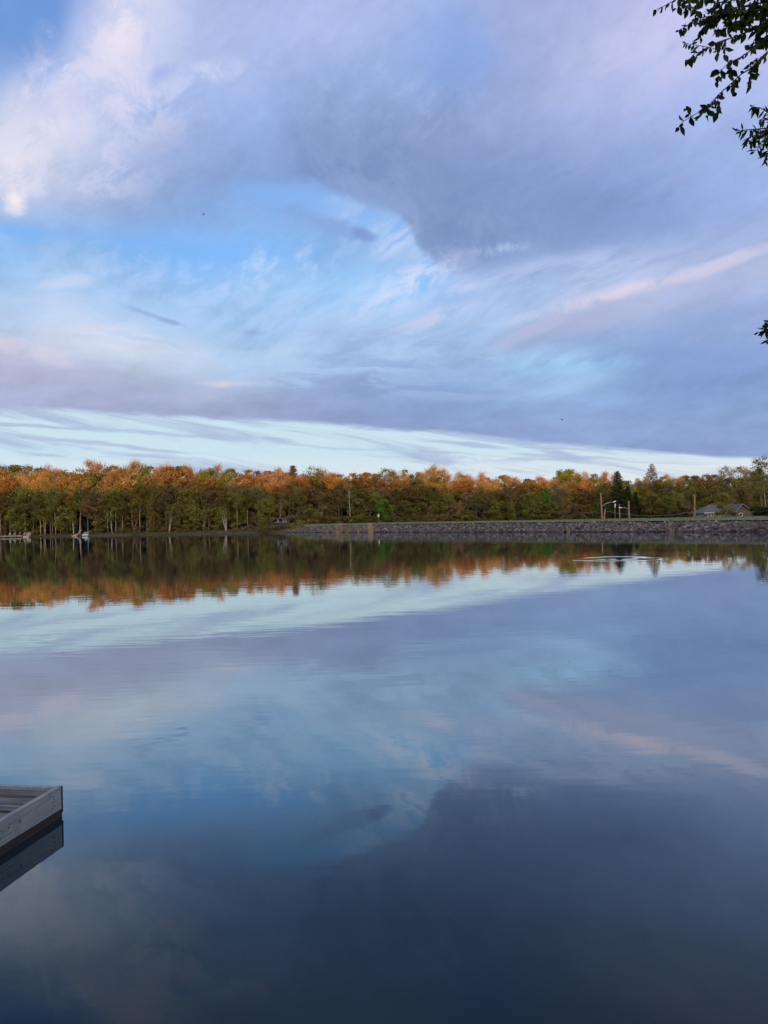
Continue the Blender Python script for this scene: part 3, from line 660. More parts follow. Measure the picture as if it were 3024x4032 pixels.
def proto(kind, i):
    k = (kind, i)
    if k in PROTO: return PROTO[k]
    r = np.random.default_rng(sum(map(ord, kind)) * 31 + i); rr_ = random.Random(i * 77 + len(kind))
    tr = MB(); V = []
    spec = {'broad': (20, .32, .22, 104, 46, .36, 1.3), 'tall': (20, .48, .16, 66, 44, .34, 1.15), 'under': (9, .10, .30, 60, 56, .25, .9), 'twiggy': (20, .36, .21, 0, 0, 0, 0),
            'birch': (10, .42, .22, 30, 34, .26, .7), 'shrub': (2.6, .05, .55, 26, 34, .16, .45), 'snag': (16, .3, .10, 0, 0, 0, 0), 'limby': (20, .40, .24, 46, 26, .34, 1.1), 'airy': (20, .40, .20, 60, 20, .36, 1.2)}
    if kind in spec:
        H, base, wd, ncl, npl, ls, cr_ = spec[kind]
        stems = 1 if kind not in ('birch', 'shrub') else (2 if kind == 'birch' else 6)
        tips = []
        for st in range(stems):
            lean = (rr_.uniform(-.03, .03), rr_.uniform(-.03, .03)) if stems == 1 else (rr_.uniform(-.3, .3), rr_.uniform(-.1, .1))
            bend = rr_.uniform(-.35, .35)
            th = H * (.86 if kind not in ('broad', 'limby') else .72)
            pts = []
            for q in range(8):
                u = q / 7; pts.append(Vector((lean[0] * H * u + bend * H * .04 * math.sin(u * 5 + st) + (.02 * H * st if stems > 1 else 0), lean[1] * H * u + .015 * H * math.sin(u * 4 + i), th * u)))
            tk = {'broad': .26, 'tall': .20, 'under': .09, 'twiggy': .22, 'birch': .12, 'shrub': .03, 'snag': .24, 'limby': .34, 'airy': .24}[kind]
            tr.tube(pts, [tk * (1.25 if q == 0 else 1) * (1 - .80 * q / 7) for q in range(8)], 6)
            nl = {'broad': 11, 'tall': 8, 'under': 8, 'twiggy': 14, 'birch': 5, 'shrub': 2, 'snag': 5, 'limby': 12, 'airy': 11}[kind]
            for l in range(nl):
                u = base + (.96 - base) * (l + .5) / nl; zq = u * th * (1 if base > .2 else 1)
                q = min(int(u * 7), 6); p0 = pts[q].lerp(pts[q + 1], u * 7 - q)
                a = l * 2.4 + rr_.uniform(-.5, .5); out = H * wd * (1.05 - .5 * abs((u - base) / (1 - base) - .35)) * rr_.uniform(.6, 1.0)
                rise = out * rr_.uniform(.35, .9) + (H - th) * .5 * u
                p2 = p0 + Vector((math.cos(a) * out, math.sin(a) * out, rise)); p1 = p0.lerp(p2, .5) + Vector((0, 0, -.08 * out))
                w0 = tk * (.42 if kind != 'limby' else .5) * (1 - .5 * u)
                tr.tube([p0, p1, p2], [w0, w0 * .65, w0 * .18], 4, cap=False)
                tips += [p2, p1.lerp(p2, .5)]
                for _ in range(2):
                    p3 = p1 + Vector((math.cos(a + rr_.uniform(-1, 1)) * out * .6, math.sin(a + rr_.uniform(-1, 1)) * out * .6, rr_.uniform(.2, .6) * out)); tr.tube([p1, p3], [w0 * .5, w0 * .12], 3, cap=False); tips.append(p3)
        tips = np.array([t[:] for t in tips])
        top = np.array([pts[-1].x, pts[-1].y])
        if ncl:
            cen = tips[r.permutation(len(tips))[:ncl // 2]] if len(tips) > ncl // 2 else tips
            m = ncl - len(cen) + 6
            u = r.random(m); zc = H * (base + .04 + (.95 - base) * u)
            prof_ = np.sin(np.pi * np.clip(u * .86 + .12, 0, 1)) ** .7 if kind != 'under' else np.sin(np.pi * np.clip(u * .8 + .18, 0, 1)) ** .6
            a = r.uniform(0, 6.283, m); q = H * wd * prof_ * r.random(m) ** .5
            cen = np.concatenate([cen, np.stack([top[0] * u + np.cos(a) * q, top[1] * u + np.sin(a) * q, zc], 1)])
            cen[:, 2] = np.minimum(cen[:, 2], H - cr_ * .7)
            V.append(quad_leaves(r, cen, cr_ * r.uniform(.6, 1.25, len(cen)), npl, ls, .75, 1.5))
        if kind in ('broad', 'tall', 'twiggy', 'snag', 'limby', 'airy'):
            m = {'broad': 500, 'tall': 350, 'twiggy': 4200, 'snag': 160, 'limby': 700, 'airy': 500}[kind]
            src_ = tips[r.integers(len(tips), size=m)] + r.normal(size=(m, 3)) * H * np.array([.035, .035, .03])
            dirs = r.normal(size=(m, 3)) * .55; dirs[:, 2] = np.abs(dirs[:, 2]) + .7; dirs[:, :2] += (src_[:, :2] - top) * .5 / (H * wd); dirs /= np.linalg.norm(dirs, axis=1)[:, None]
            V.append(slivers(r, src_, dirs, H * .06, .09))
            if kind == 'twiggy': V.append(quad_leaves(r, tips, np.full(len(tips), 1.1), 20, .26, 1, 1.3))
    elif kind in ('spruce', 'pine'):
        H = 18; dense = kind == 'spruce'
        tr.tube([(0, 0, 0), (.1, 0, H * .5), (0, 0, H * .99)], [.24, .15, .02], 6)
        tiers = 40 if dense else 22
        for l in range(tiers):
            u = (l + .5) / tiers; z = H * (.06 + .93 * u) if dense else H * (.25 + .74 * u)
            ro = (H * .17 * (1 - u) ** .85 + .12) if dense else H * .26 * (1 - u) ** .9 * r.uniform(.65, 1.15) + .1
            nb = int(7 + 5 * (1 - u)) if dense else 5
            for q in range(nb):
                a = q * 6.283 / nb + r.uniform(-.4, .4) + l; rl = ro * r.uniform(.7, 1.12); dr = -.28 if dense else .12
                e = np.array([math.cos(a) * rl, math.sin(a) * rl, dr * rl])
                tr.tube([(0, 0, z), tuple(np.array([0, 0, z]) + e * .9)], [.035, .01], 3, cap=False)
                m = int((26 if dense else 30) * rl / 2) + 6
                t_ = r.random(m) ** .7; p = np.array([0, 0, z]) + e * t_[:, None] + r.normal(size=(m, 3)) * np.array([.16, .16, .10]) * (1.2 if not dense else 1)
                dirs = e / rl + r.normal(size=(m, 3)) * .55; dirs /= np.linalg.norm(dirs, axis=1)[:, None]
                V.append(slivers(r, p, dirs, .5, .16))
    cm = None
    if V:
        v = np.concatenate(V); cm = np_mesh('crown', v, np.arange(len(v)).reshape(-1, 4))
        cm.materials.append(M['needle' if kind in ('spruce', 'pine') else ('twig' if kind in ('twiggy', 'snag') else 'leaf')])
    tm = tr.mesh('trunk'); tm.materials.append(M['bark']); tm.polygons.foreach_set('use_smooth', [True] * len(tm.polygons))
    PROTO[k] = (tm, cm, H); return PROTO[k]
NV = {'broad': 6, 'tall': 5, 'under': 4, 'twiggy': 4, 'birch': 4, 'shrub': 4, 'spruce': 3, 'pine': 2, 'snag': 2, 'limby': 2, 'airy': 2}
NAME = {'broad': 'broadleaf_tree', 'tall': 'broadleaf_tree', 'under': 'young_tree', 'twiggy': 'budding_tree', 'birch': 'birch_tree', 'shrub': 'shrub', 'spruce': 'spruce_tree', 'pine': 'pine_tree', 'snag': 'bare_tree', 'limby': 'broadleaf_tree', 'airy': 'broadleaf_tree'}
FORM = {'broad': 'broad tree', 'tall': 'slim tree', 'under': 'leafy tree', 'twiggy': 'twiggy tree', 'birch': 'crooked birch', 'shrub': 'waterside shrub', 'spruce': 'spruce', 'pine': 'sparse pine', 'snag': 'bare trunked tree', 'limby': 'pale limbed tree', 'airy': 'loose airy tree'}
PAL = {'orange': ((.19, .118, .045), 'orange'), 'rust': ((.19, .092, .045), 'rust red'), 'pink': ((.23, .14, .09), 'pinkish'), 'olive': ((.115, .115, .035), 'olive'), 'ygreen': ((.125, .14, .035), 'yellow green'),
       'green': ((.085, .095, .038), 'green'), 'brown': ((.10, .086, .055), 'brown'), 'dkolive': ((.095, .086, .04), 'dark olive'), 'ever': ((.02, .036, .02), 'dark green'), 'tan': ((.22, .14, .075), 'tan'),
       'grey': ((.17, .15, .115), 'greyish'), 'bright': ((.06, .15, .03), 'bright green'), 'fresh': ((.10, .12, .045), 'light green'), 'rustever': ((.085, .058, .04), 'rusty')}
ZONES = [(110, 'by the lakeside chairs'), (285, 'around the brown lake house'), (440, 'near the pedal boat'), (720, 'right of the pedal boat'), (1000, 'left of the porch cabin'), (1190, 'around the porch cabin'),
         (1440, 'behind the reed clumps'), (1640, 'near the white nest box'), (1960, 'behind mid dam'), (2320, 'left of the utility poles'), (2510, 'behind the utility poles'), (2740, 'between poles and grey house'), (9999, 'around the grey house')]
ROWS = {'front': 'at the wood edge', 'mid': 'midway in the wood', 'inner': 'deep in the wood', 'back': 'on the skyline', 'shore': 'on the shore'}
TREES = []
prand = random.Random(42); nvar = {}
def tree(kind, px, y, H=None, top=None, color='olive', row='mid', bark=(.14, .115, .09), wide=1.0, var=None, lean=0, label=None, rot=None):
    gz = ground_z(px, y) - .05; x = x_at(px, y)
    if top is not None: H = z_at(px, top, y) - gz
    nvar[kind] = nvar.get(kind, -1) + 1
    i = nvar[kind] % NV[kind] if var is None else var
    tm, cm, H0 = proto(kind, i); s = H / H0
    root = empty(NAME[kind], (x, y, gz)); w = s * wide
    root.scale = (w, w, s); root.rotation_euler = (0, lean, prand.uniform(0, 6.28) if rot is None else rot)
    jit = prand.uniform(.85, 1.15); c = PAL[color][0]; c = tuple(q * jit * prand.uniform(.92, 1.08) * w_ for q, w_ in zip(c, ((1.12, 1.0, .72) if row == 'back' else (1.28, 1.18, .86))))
    t = bpy.data.objects.new('trunk', tm); COL.objects.link(t); t.parent = root; t.color = (*bark, 1)
    if cm:
        o = bpy.data.objects.new('crown', cm); COL.objects.link(o); o.parent = root; o.color = (*c, 1)
    TREES.append((root, px, kind, color, row, label))
    return root
PALE, GREYB, BROWNB = (.28, .24, .20), (.18, .155, .125), (.11, .09, .065)
# skyline crowns: (photo column, top row, colour, kind)
BACK = [(-60, 1838, 'olive', 'broad'), (15, 1836, 'olive', 'broad'), (62, 1833, 'olive', 'broad'), (118, 1834, 'olive', 'airy'), (170, 1843, 'olive', 'broad'), (222, 1842, 'tan', 'twiggy'), (268, 1852, 'olive', 'broad'),
        (318, 1844, 'tan', 'limby'), (362, 1846, 'orange', 'broad'), (405, 1822, 'pink', 'twiggy'), (452, 1834, 'orange', 'broad'), (500, 1832, 'orange', 'twiggy'), (548, 1828, 'orange', 'twiggy'), (590, 1836, 'ygreen', 'broad'), (640, 1834, 'pink', 'twiggy'), (672, 1838, 'orange', 'broad'),
        (722, 1836, 'olive', 'broad'), (775, 1842, 'orange', 'twiggy'), (822, 1841, 'ygreen', 'broad'), (862, 1842, 'pink', 'twiggy'), (915, 1845, 'ygreen', 'broad'), (975, 1850, 'orange', 'broad'), (1022, 1855, 'rust', 'broad'), (1058, 1856, 'rust', 'broad'), (1092, 1853, 'pink', 'twiggy'),
        (1158, 1833, 'rustever', 'spruce'), (1135, 1862, 'olive', 'broad'), (1190, 1863, 'orange', 'broad'), (1236, 1836, 'olive', 'airy'), (1255, 1862, 'rust', 'broad'), (1305, 1858, 'rust', 'twiggy'), (1345, 1868, 'olive', 'broad'), (1400, 1863, 'orange', 'broad'), (1452, 1862, 'rust', 'broad'),
        (1490, 1866, 'pink', 'broad'), (1528, 1846, 'olive', 'airy'), (1568, 1862, 'orange', 'twiggy'), (1600, 1848, 'tan', 'limby'), (1640, 1858, 'olive', 'broad'), (1682, 1843, 'orange', 'twiggy'), (1728, 1855, 'ygreen', 'broad'), (1778, 1856, 'tan', 'twiggy'), (1830, 1872, 'orange', 'broad'), (1878, 1867, 'pink', 'twiggy'),
        (1925, 1880, 'orange', 'broad'), (1982, 1873, 'ygreen', 'broad'), (2032, 1879, 'tan', 'twiggy'), (2085, 1886, 'olive', 'broad'), (2122, 1884, 'pink', 'twiggy'), (2158, 1888, 'pink', 'twiggy'), (2215, 1850, 'olive', 'broad'), (2246, 1847, 'ygreen', 'broad'), (2284, 1864, 'pink', 'twiggy'),
        (2340, 1867, 'ygreen', 'broad'), (2392, 1866, 'pink', 'twiggy'), (2515, 1884, 'grey', 'pine'), (2545, 1886, 'grey', 'twiggy'), (2610, 1878, 'olive', 'broad'), (2655, 1876, 'tan', 'twiggy'), (2700, 1874, 'olive', 'broad'), (2745, 1874, 'olive', 'broad'), (2782, 1866, 'tan', 'broad'),
        (2824, 1868, 'brown', 'broad'), (2868, 1834, 'grey', 'airy'), (2914, 1838, 'grey', 'airy'), (2960, 1850, 'brown', 'twiggy'), (3012, 1796, 'fresh', 'airy'), (3075, 1820, 'green', 'broad')]
for k, (px, top, c, kind) in enumerate(BACK):
    wide = {'limby': 1.0, 'airy': .95, 'twiggy': 1.05}.get(kind, 1.18)
    y = wood_y(px) + 20 + prand.uniform(-4, 8)
    if kind in ('spruce', 'pine'): wide = 1.5
    if px > 2990 and px < 3050: y = 190
    tree(kind, px, y, top=top - 3, color=c, row='back', bark=PALE if kind == 'limby' else GREYB, wide=wide)
def top_y(px): return interp([(0, 1838), (600, 1836), (1000, 1850), (1500, 1860), (1900, 1876), (2200, 1870), (2600, 1880), (3024, 1860)], px)
def zone_mix(px, opts): return prand.choice(opts)
# deep filler behind the skyline row's trunks and in front
px = -80
while px < 3110:
    c = prand.choice(['orange', 'orange', 'olive', 'tan', 'rust', 'orange'] if px < 2350 else ['olive', 'brown', 'green', 'olive', 'green'])
    hz = 2094 - .0262 * px
    tree(prand.choice(['broad', 'broad', 'twiggy']), px, wood_y(px) + 14 + prand.uniform(-2, 4), top=hz - (hz - top_y(px)) * prand.uniform(.80, .92), color=c, row='inner', bark=GREYB, wide=1.3)
    px += prand.uniform(48, 66)
px = -70
while px < 3110:
    hz = 2094 - .0262 * px
    if px < 1000: c = prand.choice(['brown', 'dkolive', 'olive', 'green', 'brown', 'olive'])
    elif px < 1700: c = prand.choice(['brown', 'dkolive', 'dkolive', 'brown', 'green'])
    elif px < 2350: c = prand.choice(['brown', 'brown', 'grey', 'green', 'dkolive'])
    else: c = prand.choice(['dkolive', 'green', 'fresh', 'olive', 'green'])
    if not (2410 < px < 2465):
        tree(prand.choice(['broad', 'tall', 'under', 'twiggy', 'broad']), px, wood_y(px) + 8 + prand.uniform(-2, 2.5), top=hz - (hz - top_y(px)) * prand.uniform(.58, .76), color=c, row='mid', bark=prand.choice([GREYB, BROWNB, GREYB]), wide=1.15)
    px += prand.uniform(36, 52)
# understory deep in the wood
px = -60
while px < 3110:
    hz = 2094 - .0262 * px
    tree('under', px, wood_y(px) + 18 + prand.uniform(-3, 5), top=hz - (hz - top_y(px)) * prand.uniform(.42, .6), color=prand.choice(['dkolive', 'brown', 'dkolive']), row='inner', bark=BROWNB, wide=1.5)
    px += prand.uniform(42, 54)
px = 1160
while px < 3000:
    tree('shrub', px, wood_y(px) - 1 + prand.uniform(-2, 3), H=prand.uniform(2.6, 4.6), color=prand.choice(['dkolive', 'brown', 'green', 'dkolive']), row='front', wide=1.5)
    px += prand.uniform(26, 40)
px = -50
while px < 1160:
    tree('under', px, wood_y(px) + 9 + prand.uniform(-2, 2), H=prand.uniform(5, 8), color=prand.choice(['dkolive', 'brown', 'ever', 'dkolive']), row='mid', bark=BROWNB, wide=1.5)
    px += prand.uniform(34, 46)
# front of the wood
px = -60
while px < 3110:
    hz = 2094 - .0262 * px
    left = px < 1060
    if left:
        kind = prand.choice(['tall', 'tall', 'under', 'birch', 'tall', 'under']); c = prand.choice(['dkolive', 'green', 'brown', 'dkolive', 'olive', 'fresh'])
        y = wood_y(px) + prand.uniform(-1.0, 4); fr = {'tall': prand.uniform(.45, .75), 'under': prand.uniform(.22, .40), 'birch': prand.uniform(.26, .42)}[kind]
    else:
        kind = prand.choice(['under', 'tall', 'under', 'twiggy', 'birch']); c = prand.choice(['dkolive', 'brown', 'dkolive', 'brown', 'fresh', 'green'] if px < 1950 else ['green', 'dkolive', 'brown', 'fresh', 'green'])
        y = wood_y(px) + prand.uniform(0, 4); fr = {'tall': prand.uniform(.45, .66), 'under': prand.uniform(.28, .5), 'twiggy': prand.uniform(.4, .6), 'birch': prand.uniform(.32, .5)}[kind]
    bark = {'birch': PALE, 'tall': prand.choice([GREYB, PALE, (.2, .17, .13)])}.get(kind, BROWNB)
    if not (2410 < px < 2500 or 2760 < px < 2960 and kind == 'birch'):
        tree(kind, px, y, top=hz - (hz - top_y(px)) * fr, color=c, row='front', bark=bark, wide=1.0 if kind != 'under' else 1.15)
    px += prand.uniform(17, 30) if left else prand.uniform(30, 46)
# trees the eye picks out
tree('limby', 313, wood_y(313) + 5, top=1862, color='orange', row='mid', bark=(.34, .27, .2), label='tall tree with bare pale forking limbs above the pedal boat')
tree('broad', 30, wood_y(30) + 6, top=1880, color='rust', row='mid', label='rust red tree at the left edge of the photo above the chairs')
tree('spruce', 612, wood_y(612) + 1, top=1880, color='dkolive', row='front', wide=.95, label='olive conifer with tiered branches standing at the left shore')
tree('snag', 1378, wood_y(1378) + 1, top=1912, color='grey', row='front', bark=(.4, .36, .3), wide=.7, label='pale bare leaning trunk behind the reed clumps')
tree('under', 1510, wood_y(1510) - 3, top=1965, color='bright', row='front', wide=1.0, label='bright green leafy tree beside the white nest box')
tree('tall', 1490, wood_y(1490) + 4, top=1938, color='bright', row='mid', wide=1.2, label='taller vivid green tree right behind the nest box tree')
tree('under', 1950, wood_y(1950) - 2, top=1968, color='fresh', row='front', wide=.8, label='light green slender tree behind the middle of the dam')
tree('under', 2080, wood_y(2080) - 2, top=1942, color='fresh', row='front', wide=.9, label='tall light green tree right of middle behind the dam')
tree('under', 2016, wood_y(2016) - 2, top=1975, color='fresh', row='front', wide=.7, label='thin light green tree with a leaning white stem behind the dam')
tree('broad', 2148, wood_y(2148) + 3, top=1920, color='bright', row='mid', wide=.8, label='small fresh green crown high in the brown trees behind the dam')
tree('spruce', 2436, wood_y(2436) - 8, top=1853, color='ever', row='front', wide=1.6, label='tall dark pointed spruce behind the utility poles')
tree('spruce', 2474, wood_y(2474) - 7, top=1912, color='ever', row='front', wide=1.6, label='shorter black spruce to the right of the tall pointed spruce')
tree('spruce', 2505, wood_y(2505) - 3, top=1935, color='ever', row='front', wide=1.5, label='lowest of the three dark spruces by the poles')
tree('pine', 2571, wood_y(2571) + 16, top=1826, color='brown', row='back', wide=1.25, var=1, label='tall sparse pine rising above the trees left of the house')
tree('under', 2565, wood_y(2565) - 4, top=1945, color='green', row='front', wide=1.3, label='wide green tree right of the dark spruces')
tree('under', 2620, wood_y(2620) - 4, top=1950, color='green', row='front', wide=1.1, label='rounded green tree between the spruces and the grey house')
tree('under', 2850, 217, H=7.6, color='olive', row='front', wide=1.25, label='olive leafy tree growing in front of the grey house')
tree('under', 3000, 205, H=9.5, color='green', row='front', wide=1.2, label='green tree at the right edge beside the grey house')
tree('tall', 2995, 200, H=13.5, color='fresh', row='mid', wide=1.2, label='tall light green tree at the right edge of the photo')
tree('broad', 2850, 240, top=1900, color='brown', row='mid', wide=1.2, label='broad brown tree right behind the grey house roof')
tree('broad', 2930, 243, top=1890, color='brown', row='mid', wide=1.2, label='reddish brown tree behind the gable of the grey house')
tree('under', 1040, 188.5, top=1962, color='olive', row='shore', bark=(.2, .16, .11), wide=.9, label='olive tree with a thick forked trunk left of the porch cabin')
tree('birch', 888, 198.5, H=6.6, color='green', row='shore', bark=(.45, .40, .36), var=1, label='crooked white birch leaning over the water left of the cabin')
tree('birch', 288, 232.5, H=7.5, color='fresh', row='shore', bark=(.42, .37, .31), var=2, lean=.12, label='pale leaning birch beside the fallen log')
tree('birch', 442, 221.5, H=8.2, color='fresh', row='shore', bark=(.34, .29, .24), var=0, label='pale leaning birch right of the pedal boat')
tree('birch', 664, 209.5, H=7.8, color='fresh', row='shore', bark=(.32, .28, .23), var=3, label='forked pale birch on the shore right of the olive conifer')
for px, h in ((4, 15), (20, 17), (80, 14), (97, 15), (128, 14), (172, 11), (207, 12), (240, 15)):
    tree('tall', px, shore_y(px) + 5 + prand.uniform(-1.5, 2), H=h, color='dkolive', row='shore', bark=(.24, .20, .155), wide=.8)
for px in (150, 270, 365, 395, 470, 500, 540, 600, 640, 690, 735, 770, 810, 850, 930, 965, 1000, 1030, 1075, 1100, 1150, 1180):
    tree('shrub', px + prand.uniform(-8, 8), shore_y(px) + (1.6 if px < 1060 else 9) + prand.uniform(-.3, 1.2), H=prand.uniform(1.2, 2.8), color=prand.choice(['green', 'brown', 'dkolive', 'brown', 'olive']), row='shore', wide=1.2)
for px in (1050, 1066, 1082, 1098, 1112, 1128, 1142): tree('shrub', px, 186.5, H=prand.uniform(1.0, 1.7), color=prand.choice(['brown', 'olive', 'brown']), row='shore', wide=1.5)
for px in range(2985, 3100, 14): tree('shrub', px, 180, H=2.9, color='ever', row='front', wide=1.3)
# labels that single each tree out
ORD = ['leftmost', 'second from left', 'third from left', 'fourth from left', 'fifth from left', 'sixth from left', 'seventh from left', 'eighth from left', 'ninth from left', 'tenth from left']
byk = {}
for t in TREES:
    z = next(n for lim, n in ZONES if t[1] < lim)
    byk.setdefault((PAL[t[3]][1], FORM[t[2]], ROWS[t[4]], z), []).append(t)
for (c, fm, rw, z), lst in byk.items():
    lst = sorted(lst, key=lambda t: t[1]); free = [t for t in lst if not t[5]]
    for j, (root, px, kind, color, row, lab) in enumerate(lst):
        if not lab:
            q = free.index(lst[j])
            lab = f'{c} {fm} {rw} {z}' if len(free) == 1 else f'{ORD[q]} {c} {fm} {rw} {z}'
        tag(root, lab, 'shrub' if kind == 'shrub' else 'tree', {'shrub': 'shrubs of the far shore', 'spruce': 'conifers of the far wood', 'pine': 'conifers of the far wood'}.get(kind, 'trees of the far wood'))

#PART3
# ------------------------------------------------------------------ dock
D0 = at_z(248, 3213, 0); DZ = 0.214
E1 = Vector((-.985, .172, 0)).normalized(); E2 = Vector((-.187, -.982, 0)).normalized()
C0 = Vector((D0.x + .004, D0.y, 0))
def bev(o):
    m = o.modifiers.new('worn_edge', 'BEVEL'); m.width = .004; m.segments = 2; return o
def dbox(mb, u0, u1, v0, v1, z0, z1):
    o = [C0 + E1 * u + E2 * v + Vector((0, 0, z)) - dock.location for z in (z0, z1) for v in (v0, v1) for u in (u0, u1)]
    mb.add(o, [(0, 2, 3, 1), (4, 5, 7, 6), (0, 1, 5, 4), (2, 6, 7, 3), (0, 4, 6, 2), (1, 3, 7, 5)])
def plank_mat(name, c1, c2, c3, axis, wet=False, knots=False):
    m, nt, out = newmat(name); b = nt.nodes.new('ShaderNodeBsdfPrincipled'); nt.links.new(b.outputs[0], out.inputs[0])
    b.inputs['Roughness'].default_value = .75; b.inputs['Specular IOR Level'].default_value = .3
    L_ = nt.links.new
    tc = nt.nodes.new('ShaderNodeTexCoord')
    def along(v, sc):
        n = nt.nodes.new('ShaderNodeVectorMath'); n.operation = 'DOT_PRODUCT'; L_(tc.outputs['Object'], n.inputs[0]); n.inputs[1].default_value = v * sc; return n.outputs['Value']
    ax = (E1, E2, Vector((0, 0, 1))); o2 = ax[1 - axis]
    cb = nt.nodes.new('ShaderNodeCombineXYZ'); L_(along(ax[axis], 3.0), cb.inputs[0]); L_(along(o2, 60), cb.inputs[1]); L_(along(ax[2], 60), cb.inputs[2])
    g1 = nt.nodes.new('ShaderNodeTexNoise'); g1.inputs['Scale'].default_value = 1; g1.inputs['Detail'].default_value = 7; L_(cb.outputs[0], g1.inputs['Vector'])
    g2 = nt.nodes.new('ShaderNodeTexNoise'); g2.inputs['Scale'].default_value = 9; g2.inputs['Detail'].default_value = 5; L_(tc.outputs['Object'], g2.inputs['Vector'])
    r1 = nt.nodes.new('ShaderNodeValToRGB'); e = r1.color_ramp.elements
    e[0].position = .32; e[0].color = (*c2, 1); e[1].position = .62; e[1].color = (*c1, 1); L_(g1.outputs['Fac'], r1.inputs[0])
    r2 = nt.nodes.new('ShaderNodeMapRange'); r2.inputs['From Min'].default_value = .42; r2.inputs['From Max'].default_value = .68; L_(g2.outputs['Fac'], r2.inputs['Value'])
    mx = nt.nodes.new('ShaderNodeMix'); mx.data_type = 'RGBA'; mm = nt.nodes.new('ShaderNodeMath'); mm.operation = 'MULTIPLY'; L_(r2.outputs[0], mm.inputs[0]); mm.inputs[1].default_value = .6
    L_(mm.outputs[0], mx.inputs[0]); L_(r1.outputs[0], mx.inputs[6]); mx.inputs[7].default_value = (*c3, 1)
    colr = mx.outputs[2]
    if knots:
        sc = nt.nodes.new('ShaderNodeMapping'); sc.inputs['Scale'].default_value = (9, 9, 11); L_(tc.outputs['Object'], sc.inputs[0])
        vo = nt.nodes.new('ShaderNodeTexVoronoi'); vo.inputs['Scale'].default_value = 1; L_(sc.outputs[0], vo.inputs['Vector'])
        kn = nt.nodes.new('ShaderNodeMapRange'); kn.inputs['From Min'].default_value = .10; kn.inputs['From Max'].default_value = .2; kn.inputs['To Min'].default_value = .9; kn.inputs['To Max'].default_value = 0; L_(vo.outputs['Distance'], kn.inputs['Value'])
        m3 = nt.nodes.new('ShaderNodeMix'); m3.data_type = 'RGBA'; L_(kn.outputs[0], m3.inputs[0]); L_(colr, m3.inputs[6]); m3.inputs[7].default_value = (.02, .02, .022, 1); colr = m3.outputs[2]
    L_(colr, b.inputs['Base Color'])
    bp = nt.nodes.new('ShaderNodeBump'); bp.inputs['Distance'].default_value = .004; L_(g1.outputs['Fac'], bp.inputs['Height']); L_(bp.outputs[0], b.inputs['Normal'])
    return m
M['fascia'] = plank_mat('grey_fascia_plank', (.135, .168, .19), (.095, .122, .14), (.08, .10, .105), 1, knots=True)
M['deck'] = plank_mat('weathered_deck_boards', (.075, .085, .098), (.008, .008, .009), (.03, .038, .036), 0)
M['wetwood'] = plank_mat('wet_dark_timber', (.012, .012, .013), (.006, .006, .007), (.010, .012, .010), 1)
dock = empty('floating_dock', tuple(C0 + Vector((0, 0, 0)))); tag(dock, 'weathered grey wooden dock corner floating on the lake at the left edge', 'dock')
mb = MB(); dbox(mb, .004, .040, .012, 4.0, .055, DZ); bev(mb.build('side_plank', M['fascia'], dock))
mb = MB(); dbox(mb, .0445, 4.0, .014, .048, .055, DZ - .002); bev(mb.build('end_plank', M['fascia'], dock))
mb = MB(); dbox(mb, .002, .0445, 0, .0105, .03, DZ - .004); mb.build('end_grain_strip', M['wetwood'], dock)  # dark strip standing for the end plank's end grain at the corner
drnd = random.Random(3); v = .052; nb = 0
while v < 3.9:
    w = .105 + drnd.uniform(-.006, .006)
    mb = MB(); u0 = .048 + drnd.uniform(0, .006); zt = DZ - .022 + drnd.uniform(-.004, .003)
    dbox(mb, u0, 3.95, v, v + w, zt - .03, zt); bev(mb.build('deck_board', M['deck'], dock))
    v += w + drnd.uniform(.020, .032); nb += 1
mb = MB(); dbox(mb, .007, 3.9, .006, 3.95, -.22, .0535); dbox(mb, .05, .09, .06, 3.95, .0545, .15); mb.build('float_frame', M['wetwood'], dock)
side = [c for c in dock.children if c.name == 'side_plank'][0]
for q in (.09, .13, .55, .62, 1.05, 1.1):
    for z in (.15, .17, .10):
        mb = MB(); mb.box(C0 + E1 * .0035 + E2 * (q + drnd.uniform(-.02, .02)) + Vector((0, 0, z + drnd.uniform(-.015, .015))) - dock.location, (.006, .006, .006)); mb.build('nail_head', M['wetwood'], side)

